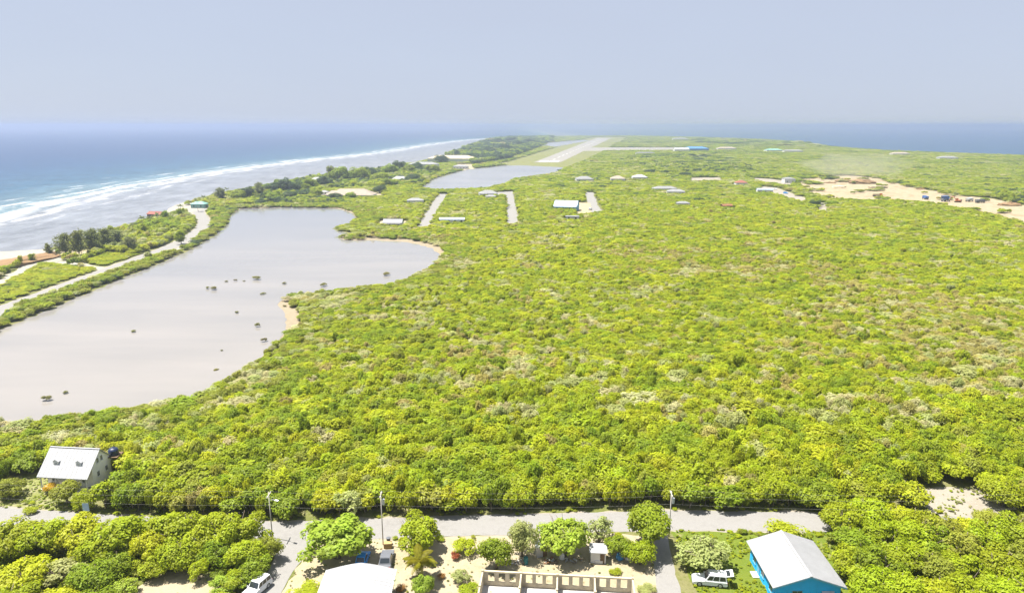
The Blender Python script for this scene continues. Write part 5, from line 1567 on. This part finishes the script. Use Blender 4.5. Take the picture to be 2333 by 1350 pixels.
# ------------------------------------------------------------------ shore trees on the causeway strip
k = 0
for px, py, h, r_, lab in [(150, 584, 9, 3.6, 'leftmost casuarina on the sandy point'), (182, 586, 10.5, 4.2, 'tall casuarina second from the left on the sandy point'), (212, 578, 10, 4.0, 'casuarina in the middle of the row on the sandy point'),
                           (243, 570, 9, 4.0, 'casuarina right of the middle of the shore row'), (268, 566, 8, 3.6, 'casuarina at the right end of the shore row'), (300, 575, 6.5, 3.4, 'short casuarina by the coast road'), (112, 583, 5, 2.0, 'small lone casuarina left of the sandy point'),
                           (74, 598, 3.4, 1.5, 'small bushy casuarina beside the brown earth heap'), (413, 556, 6, 3.0, 'casuarina where the coast road bends'), (330, 540, 6, 3.0, 'casuarina in the green strip between lagoon and road'),
                           (378, 506, 6, 3.0, 'casuarina right of the red-brown shelter'), (410, 500, 6, 2.6, 'casuarina left of the sea-green hut')]:
    q = P(px, py)
    plant('casuarina', lab, 'tree', (q.x, q.y), r_ * 1.35, h * 1.05, jitter_tint(TINT['pine'] if k < 7 else TINT['mid'], .12), CAS[k % 3], CAS_T[k % 3], 'casuarinas on the causeway strip')
    k += 1
for j, (px, py, h, lab) in enumerate([(272, 540, 7, 'leftmost palm behind the casuarinas'), (296, 528, 8, 'second palm behind the casuarinas'), (312, 522, 7, 'third palm on the lagoon side'), (330, 513, 6.5, 'palm left of the red-brown shelter'), (386, 492, 7, 'palm right of the red-brown shelter'),
                                      (426, 482, 8, 'tall palm left of the sea-green hut'), (440, 466, 6, 'palm in front of the sea-green hut'), (484, 456, 8, 'palm right of the sea-green hut'), (497, 452, 8, 'second palm right of the sea-green hut'), (526, 452, 7, 'palm on the shore before the dark trees'),
                                      (728, 420, 9, 'palm left of the tan villa'), (742, 418, 10, 'taller palm left of the tan villa'), (835, 428, 9, 'palm behind the tan villa')]):
    q = P(px, py)
    palm(lab, (q.x + 8, q.y), h, (0.15, 0.18, 0.05), 10, 1.0, 'palms along the lagoon shore', 'shore_palm', 50 + j, parts=False)
for j, (px, py, r_, h, tn, lab) in enumerate([(655, 440, 13, 15, 'dark', 'biggest dark round tree on the lagoon shore'), (618, 442, 9, 10, 'dark', 'dark tree left of the biggest dark shore tree'), (690, 438, 9, 10, 'mid', 'green tree right of the biggest dark shore tree'),
                                              (775, 415, 12, 19, 'mid', 'tall dark twin tree behind the tan villa, left'), (820, 412, 13, 17, 'mid', 'tall green twin tree behind the tan villa, right'), (865, 414, 11, 11, 'mid', 'green tree behind the right end of the tan villa'),
                                              (595, 466, 5, 5, 'dark', 'dark bush on the far bank of the pond at the road end'), (1855, 470, 6, 5, 'dark', 'dark tree below the left end of the cleared ground'), (1895, 470, 6, 5, 'mid', 'green tree below the left end of the cleared ground'),
                                              (1850, 455, 5, 4.5, 'mid', 'tree at the meeting of the marl tracks'), (1560, 402, 8, 6, 'dark', 'dark tree in the scrub above the twin houses'), (1480, 395, 9, 6, 'dark', 'dark tree in the scrub below the taxiway')]):
    q = P(px, py)
    plant('shore_tree' if px < 900 else 'dark_scrub_tree', lab, 'tree', (q.x, q.y), r_, h, jitter_tint(TINT[tn], .1), HERO[j % 6], HERO_T[j % 6])

for j, (px, py, r_, h, tn) in enumerate([(542, 456, 7, 7, 'mid'), (566, 453, 7, 8, 'dark'), (706, 432, 8, 9, 'mid'), (738, 428, 8, 10, 'dark'), (755, 414, 8, 11, 'pine'), (842, 406, 9, 11, 'dark'), (890, 398, 10, 11, 'mid'), (908, 390, 10, 11, 'dark'), (932, 396, 9, 9, 'mid'), (950, 390, 9, 10, 'dark'),
                                         (985, 394, 10, 9, 'mid'), (940, 414, 8, 7, 'dark'), (882, 425, 7, 7, 'mid'), (722, 452, 6, 6, 'mid'), (662, 456, 6, 6, 'dark'), (622, 458, 6, 6, 'mid'), (765, 456, 6, 5, 'dark'), (865, 440, 6, 6, 'dark'), (590, 450, 7, 8, 'pine'), (800, 455, 6, 5, 'mid'),
                                         (505, 458, 6, 7, 'pine'), (640, 434, 7, 9, 'mid'), (1005, 372, 12, 11, 'dark'), (1080, 366, 14, 12, 'dark'), (1110, 352, 16, 14, 'dark'), (1150, 345, 18, 15, 'dark'), (1180, 335, 20, 16, 'dark'), (1135, 330, 22, 17, 'dark'), (1165, 325, 24, 18, 'dark'), (1205, 328, 22, 15, 'dark')]):
    q = P(px, py)
    q.x = max(q.x, float(np.interp(q.y, [v_[1] for v_ in SOUTH], [v_[0] for v_ in SOUTH])) + 14)
    plant('belt_tree', {'mid': 'green', 'dark': 'dark green', 'pine': 'feathery grey-green'}[tn] + (' tree on the headland before the airstrip' if px > 1000 else (' tree among the shore houses behind the villa' if px > 830 else (' tree on the far bank of the large pond' if py > 448 else ' tree in the belt along the lagoon shore'))), 'tree', (q.x, q.y), r_ * 1.1, h * 1.35, jitter_tint(TINT[tn], .12), CAS[j % 3] if tn == 'pine' else HERO[j % 6], HERO_T[j % 6], 'tree belt along the lagoon shore')

# -- mangrove bushes standing in the pond
MG = [(585, 637, 2.2, 1.8, 'widest mangrove bush in the middle of the pond'), (487, 660, 1.6, 1.7, 'mangrove bush left in the pond group'), (474, 658, 1.0, 1.2, 'small mangrove just left of the left pond bush'), (536, 640, 0.9, 1.0, 'small mangrove left of the widest pond bush'),
      (516, 642, 1.0, .7, 'low mangrove mat between the pond bushes'), (556, 641, .8, .6, 'low mangrove tuft beside the widest pond bush'), (600, 670, 1.4, .8, 'low mangrove mat right of the pond bushes'), (648, 647, 1.2, 1.0, 'mangrove tuft nearest the right bank'),
      (881, 627, 2.0, 1.8, 'mangrove bush in the right arm of the pond'), (738, 652, 1.8, 1.7, 'mangrove bush at the wooded bank'), (540, 713, .9, .9, 'lone small mangrove in open water'), (588, 744, 1.0, 1.6, 'upright mangrove before the sandy cove'),
      (601, 778, 1.1, 1.4, 'mangrove close to the near bank'), (505, 799, .5, .5, 'tiny mangrove sprout in open water'), (304, 756, 1.0, .9, 'lone mangrove in the left of the pond'), (106, 912, 1.3, 1.5, 'larger mangrove at the near left bank'),
      (150, 896, .8, .8, 'smaller mangrove at the near left bank'), (493, 842, .9, .4, 'low mangrove mat by the pink shallows'), (648, 698, .9, .7, 'mangrove beside the sandy cove')]
for j, (px, py, r_, h, lab) in enumerate(MG):
    q = P(px, py)
    plant('mangrove_bush', lab, 'mangrove', (q.x, q.y), r_, h * .95, jitter_tint((0.20, 0.19, 0.05), .15), FLATBUSH[j % 3], None, 'mangrove bushes in the pond', sy=.8)

# -- brown earth heap by the shore and things on the cleared ground
q = P(22, 604)
lump('earth_heap', 'long flat heap of brown earth on the shore at the left edge', 'earth heap', q, 26, 7.5, 2.2, M['earth'], 11).rotation_euler = (0, 0, R(78))
def brush_pile(label, px, py, rad, h, seed, n=70):
    rr = random.Random(seed)
    q_ = P(px, py)
    t = thing('brush_pile', label, 'brush pile', (q_.x, q_.y, ZL), 0, 'brush piles on the cleared ground')
    mb = MB()
    for k_ in range(n):
        a, r0 = rr.uniform(0, 6.28), rad * math.sqrt(rr.random())
        c = Vector((r0 * math.cos(a), r0 * .5 * math.sin(a), h * (1 - r0 / rad) * rr.uniform(.2, 1)))
        dv = Vector((rr.uniform(-1, 1), rr.uniform(-1, 1), rr.uniform(-.2, .8))) * rr.uniform(1, 2.6)
        mb.tube([c - dv, c, c + dv * .8], [.16, .13, .05], 5)
    mb.build('branches', M['rust'], t)
    o_ = lump('soil', None, None, Vector((0, 0, 0)), rad * .95, rad * .5, h * .55, M['earth'], seed)
    o_.parent = t; o_.location = (0, 0, 0)
brush_pile('largest brush pile on the cleared ground, under the dust', 1965, 418, 15, 8, 1, 140)
brush_pile('brush pile left of the largest on the cleared ground', 1922, 414, 10, 4.5, 2, 60)
brush_pile('low brush pile at the left end of the cleared ground', 1890, 417, 7, 2.0, 3, 40)
brush_pile('small orange brush pile on the far edge of the cleared ground', 2100, 431, 6, 1.8, 4, 40)
brush_pile('brush pile at the right edge of the cleared ground', 2300, 468, 9, 4.0, 5, 70)
lump('stone_heap', 'grey stone heap in the middle of the cleared ground', 'stones', P(1912, 427), 7, 4, 1.8, M['beam'], 21)
lump('marl_heap', 'pale sand heap right of the largest brush pile', 'sand heap', P(2000, 428), 9, 5, 2.2, M['cleared'], 22)
def digger(label, px, py, rz, paint):
    q_ = P(px, py)
    t = thing('excavator', label, 'excavator', (q_.x, q_.y, ZL), R(rz))
    for s_ in (-1, 1):
        MB().prism([(-2.2, .15), (-1.9, 0), (1.9, 0), (2.2, .15), (2.2, .7), (1.9, .9), (-1.9, .9), (-2.2, .7)], s_ * 1.2 - .3, s_ * 1.2 + .3, 'y').build('crawler_track', M['rubber'], t)
    MB().box(-2.3, 1.6, -1.4, 1.4, 1.0, 2.0).build('upper_body', paint, t, bevel=.08)
    MB().box(-2.5, -1.5, -1.4, 1.4, 1.1, 2.4).build('counterweight', M['car_grey'], t, bevel=.1)
    cb_ = MB().box(.2, 1.7, .3, 1.4, 2.003, 3.4).build('cab', paint, t, bevel=.06)
    MB().box(1.68, 1.72, .42, 1.28, 2.3, 3.2).build('cab_window', M['glass'], cb_)
    mb = MB(); mb.tube([(1.2, -.3, 1.8), (3.2, -.3, 4.6), (5.2, -.3, 4.2)], [.3, .28, .2], 6); mb.build('boom', paint, t)
    mb = MB(); mb.tube([(5.2, -.3, 4.2), (6.0, -.3, 1.6)], [.2, .15], 6); mb.build('arm', paint, t)
    MB().prism([(5.5, .4), (6.5, .5), (6.4, 1.5), (5.8, 1.6)], -.9, .3, 'y').build('bucket', M['car_grey'], t)
digger('orange excavator beside the blue screening machine', 2182, 461, 165, M['orange'])
def screener(label, px, py):
    q_ = P(px, py)
    t = thing('screening_machine', label, 'machine', (q_.x, q_.y, ZL), R(20))
    MB().prism([(-2, 2.2), (2, 2.2), (2.8, 4.6), (-2.8, 4.6)], -1.6, 1.6, 'y').build('hopper', M['machine_blue'], t)
    mb = MB(); mb.tube([(1.5, 0, 1.2), (7.5, 0, 3.6)], [.45, .35], 4); mb.build('conveyor', M['machine_blue'], t)
    MB().box(-2.6, 3.0, -1.3, 1.3, .8, 1.6).build('chassis', M['car_grey'], t)
    for x in (-2, 2):
        for y in (-1.2, 1.2): MB().box(x - .15, x + .15, y - .15, y + .15, 0, 2.2).build('leg', M['machine_blue'], t)
    for x in (-1.6, -.7): 
        for y in (-1.35, 1.35):
            mb = MB(); mb.tube([(x, y - .15, .5), (x, y + .15, .5)], [.5, .5], 12); mb.build('wheel', M['rubber'], t)
screener('blue screening machine on the cleared ground', 2152, 459)
def truck(label, px, py, rz, paint, body):
    q_ = P(px, py)
    t = thing('tipper_truck', label, 'truck', (q_.x, q_.y, ZL), R(rz), 'trucks on the cleared ground')
    cb_ = MB().prism([(2.0, .8), (3.8, .8), (3.9, 1.9), (3.5, 3.0), (2.0, 3.0)], -1.2, 1.2, 'y').build('cab', paint, t)
    MB().box(3.62, 3.8, -1.0, 1.0, 2.0, 2.7).build('windscreen', M['glass'], cb_)
    MB().prism([(-3.6, 1.2), (1.8, 1.2), (1.8, 2.9), (-3.8, 2.7)], -1.25, 1.25, 'y').build('tipper_body', body, t)
    MB().box(-3.6, 3.4, -.5, .5, .7, 1.15).build('chassis', M['car_grey'], t)
    for x in (2.8, -1.6, -2.8):
        for y in (-1.05, 1.05):
            mb = MB(); mb.tube([(x, y - .2, .5), (x, y + .2, .5)], [.5, .5], 14); mb.build('wheel', M['rubber'], t)
truck('blue tipper truck left of the screening machine', 2108, 454, 80, M['machine_blue'], M['machine_blue'])
truck('white tipper truck right of the excavator', 2208, 459, 30, M['car_white'], M['steel'])
truck('grey tipper truck furthest right on the cleared ground', 2232, 462, 10, M['car_grey'], M['car_grey'])
truck('orange tipper truck on the near edge of the cleared ground', 1998, 448, -10, M['orange'], M['beam'])
for j, (px, py, rz, pn, lab) in enumerate([(1765, 432, -60, 'car_white', 'white car on the lower marl track'), (1790, 441, -60, 'car_blue', 'blue car on the lower marl track'), (1345, 478, 70, 'car_white', 'white car by the earthworks')]):
    q = P(px, py)
    car('parked_car', lab, (q.x, q.y), R(rz), 4.4, 1.8, 1.6, M[pn], True)

# ------------------------------------------------------------------ weeds on lawns and yards
def weeds(name, label, polys, n, seed, tnames, smin, smax, avoid=True):
    rr = np.random.default_rng(seed)
    P_, T_ = [], []
    allp = np.concatenate([np.array(p) for p in polys])
    lo, hi = allp.min(0), allp.max(0)
    q_ = rr.uniform(lo, hi, (n * 3, 2))
    m_ = np.zeros(len(q_), bool)
    for p in polys: m_ |= inside(q_, p)
    dens = vnoise(q_[:, 0] + 500, q_[:, 1], 3.0, seed) * .6 + vnoise(q_[:, 0] + 500, q_[:, 1], 1.1, seed + 1) * .4
    m_ &= rr.random(len(q_)) < np.clip((dens - .38) * 4, 0.02, 1)
    for p in (main_poly, side_l + side_r, drive) + ((bank,) if name == 'undergrowth' else ()): m_ &= ~inside(q_, p)
    q_ = q_[m_][:n]
    k = len(q_)
    s_ = rr.uniform(smin, smax, k)
    tn = np.array([TINT[t_] for t_ in tnames])[rr.integers(0, len(tnames), k)] * (1 + rr.normal(0, .15, (k, 1)))
    vi = rr.integers(0, len(SCRUB), k)
    scatter(name, label, 'weeds', np.stack([q_[:, 0], q_[:, 1], np.full(k, ZL)], 1), np.stack([s_, s_, s_ * rr.uniform(.4, .9, k)], 1), rr.uniform(0, 6.28, k), vi, np.clip(tn, .01, .5), SCRUB)
weeds('lawn_grass', 'tufty green grass on the lawn of the blue house', [lawn], 1500, 61, ['bright', 'mid', 'bright', 'yellow'], .12, .34)
weeds('dry_grass', 'dry grass tufts on the yard of the grey house', [yard2], 800, 62, ['greyg', 'bright', 'tan', 'mid'], .12, .34)
weeds('clearing_weeds', 'scattered green weeds on the sandy clearing', [clearing], 160, 66, ['greyg', 'bright', 'tan'], .12, .4)
weeds('yard_weeds', 'scattered weeds and litter leaves on the sandy yards', [yard, bank], 420, 63, ['greyg', 'tan', 'tan', 'olive'], .08, .26)
vl = np.array(densify(main_line, .5, 0, closed=False))
verge_poly = [tuple(q_) for q_ in vl + np.array((0, 2.6))] + [tuple(q_) for q_ in (vl + np.array((0, 5.4)))[::-1]]
verge_near = [tuple(q_) for q_ in vl + np.array((0, -4.4))] + [tuple(q_) for q_ in (vl + np.array((0, -2.9)))[::-1]]
weeds('verge_grass', 'low green weeds along both edges of the road', [verge_poly, verge_near], 2200, 64, ['bright', 'mid', 'olive', 'yellow'], .2, .75)
wild = [[(-90, 62), (-36, 62), (-38, 93), (-90, 97)], [(43, 62), (100, 62), (100, 92), (46, 94)]]
weeds('undergrowth', 'undergrowth beneath the thicket and the grove', wild, 2600, 65, ['mid', 'olive', 'bright', 'bright'], .5, 1.3)
# ------------------------------------------------------------------ haze (sea air)
HAZE_D = 0.00027
hm = MB().box(-41000, 41000, -1500, 41000, -2.2, 72.0).mesh('haze')
hmat = bpy.data.materials.new('sea_haze')
hmat.use_nodes = True
hmat.node_tree.nodes.clear()
h_o = hmat.node_tree.nodes.new('ShaderNodeOutputMaterial')
h_v = hmat.node_tree.nodes.new('ShaderNodeVolumePrincipled')
h_v.inputs['Color'].default_value = (0.62, 0.70, 0.88, 1)
h_v.inputs['Anisotropy'].default_value = 0.7
h_v.inputs['Density'].default_value = HAZE_D
hmat.node_tree.links.new(h_v.outputs[0], h_o.inputs['Volume'])
tag(obj('haze', hm, hmat), 'pale blue sea haze over land and water', 'haze', kind='stuff')
# faint dust hanging over the brush pile on the cleared ground
bm = bmesh.new(); bmesh.ops.create_icosphere(bm, subdivisions=4, radius=1)
for v in bm.verts:
    k_ = 1 + .18 * math.sin(v.co.x * 3 + 1) * math.sin(v.co.y * 4) + .1 * math.sin(v.co.x * 7 + v.co.z * 5)
    v.co = Vector((v.co.x * 62 * k_, v.co.y * 45 * k_, v.co.z * 13 * k_))
dme = bpy.data.meshes.new('dust_cloud'); bm.to_mesh(dme); bm.free()
dmat = bpy.data.materials.new('marl_dust'); dmat.use_nodes = True; dmat.node_tree.nodes.clear()
d_o = dmat.node_tree.nodes.new('ShaderNodeOutputMaterial'); d_v = dmat.node_tree.nodes.new('ShaderNodeVolumePrincipled')
d_v.inputs['Color'].default_value = (0.88, 0.85, 0.78, 1); d_v.inputs['Density'].default_value = 0.0055; d_v.inputs['Anisotropy'].default_value = 0.6
dmat.node_tree.links.new(d_v.outputs[0], d_o.inputs['Volume'])
q = P(1965, 412)
tag(obj('dust_cloud', dme, dmat, None, (q.x, q.y + 25, ZL + 15.5)), 'faint dust hanging over the largest brush pile on the cleared ground', 'dust', kind='stuff')
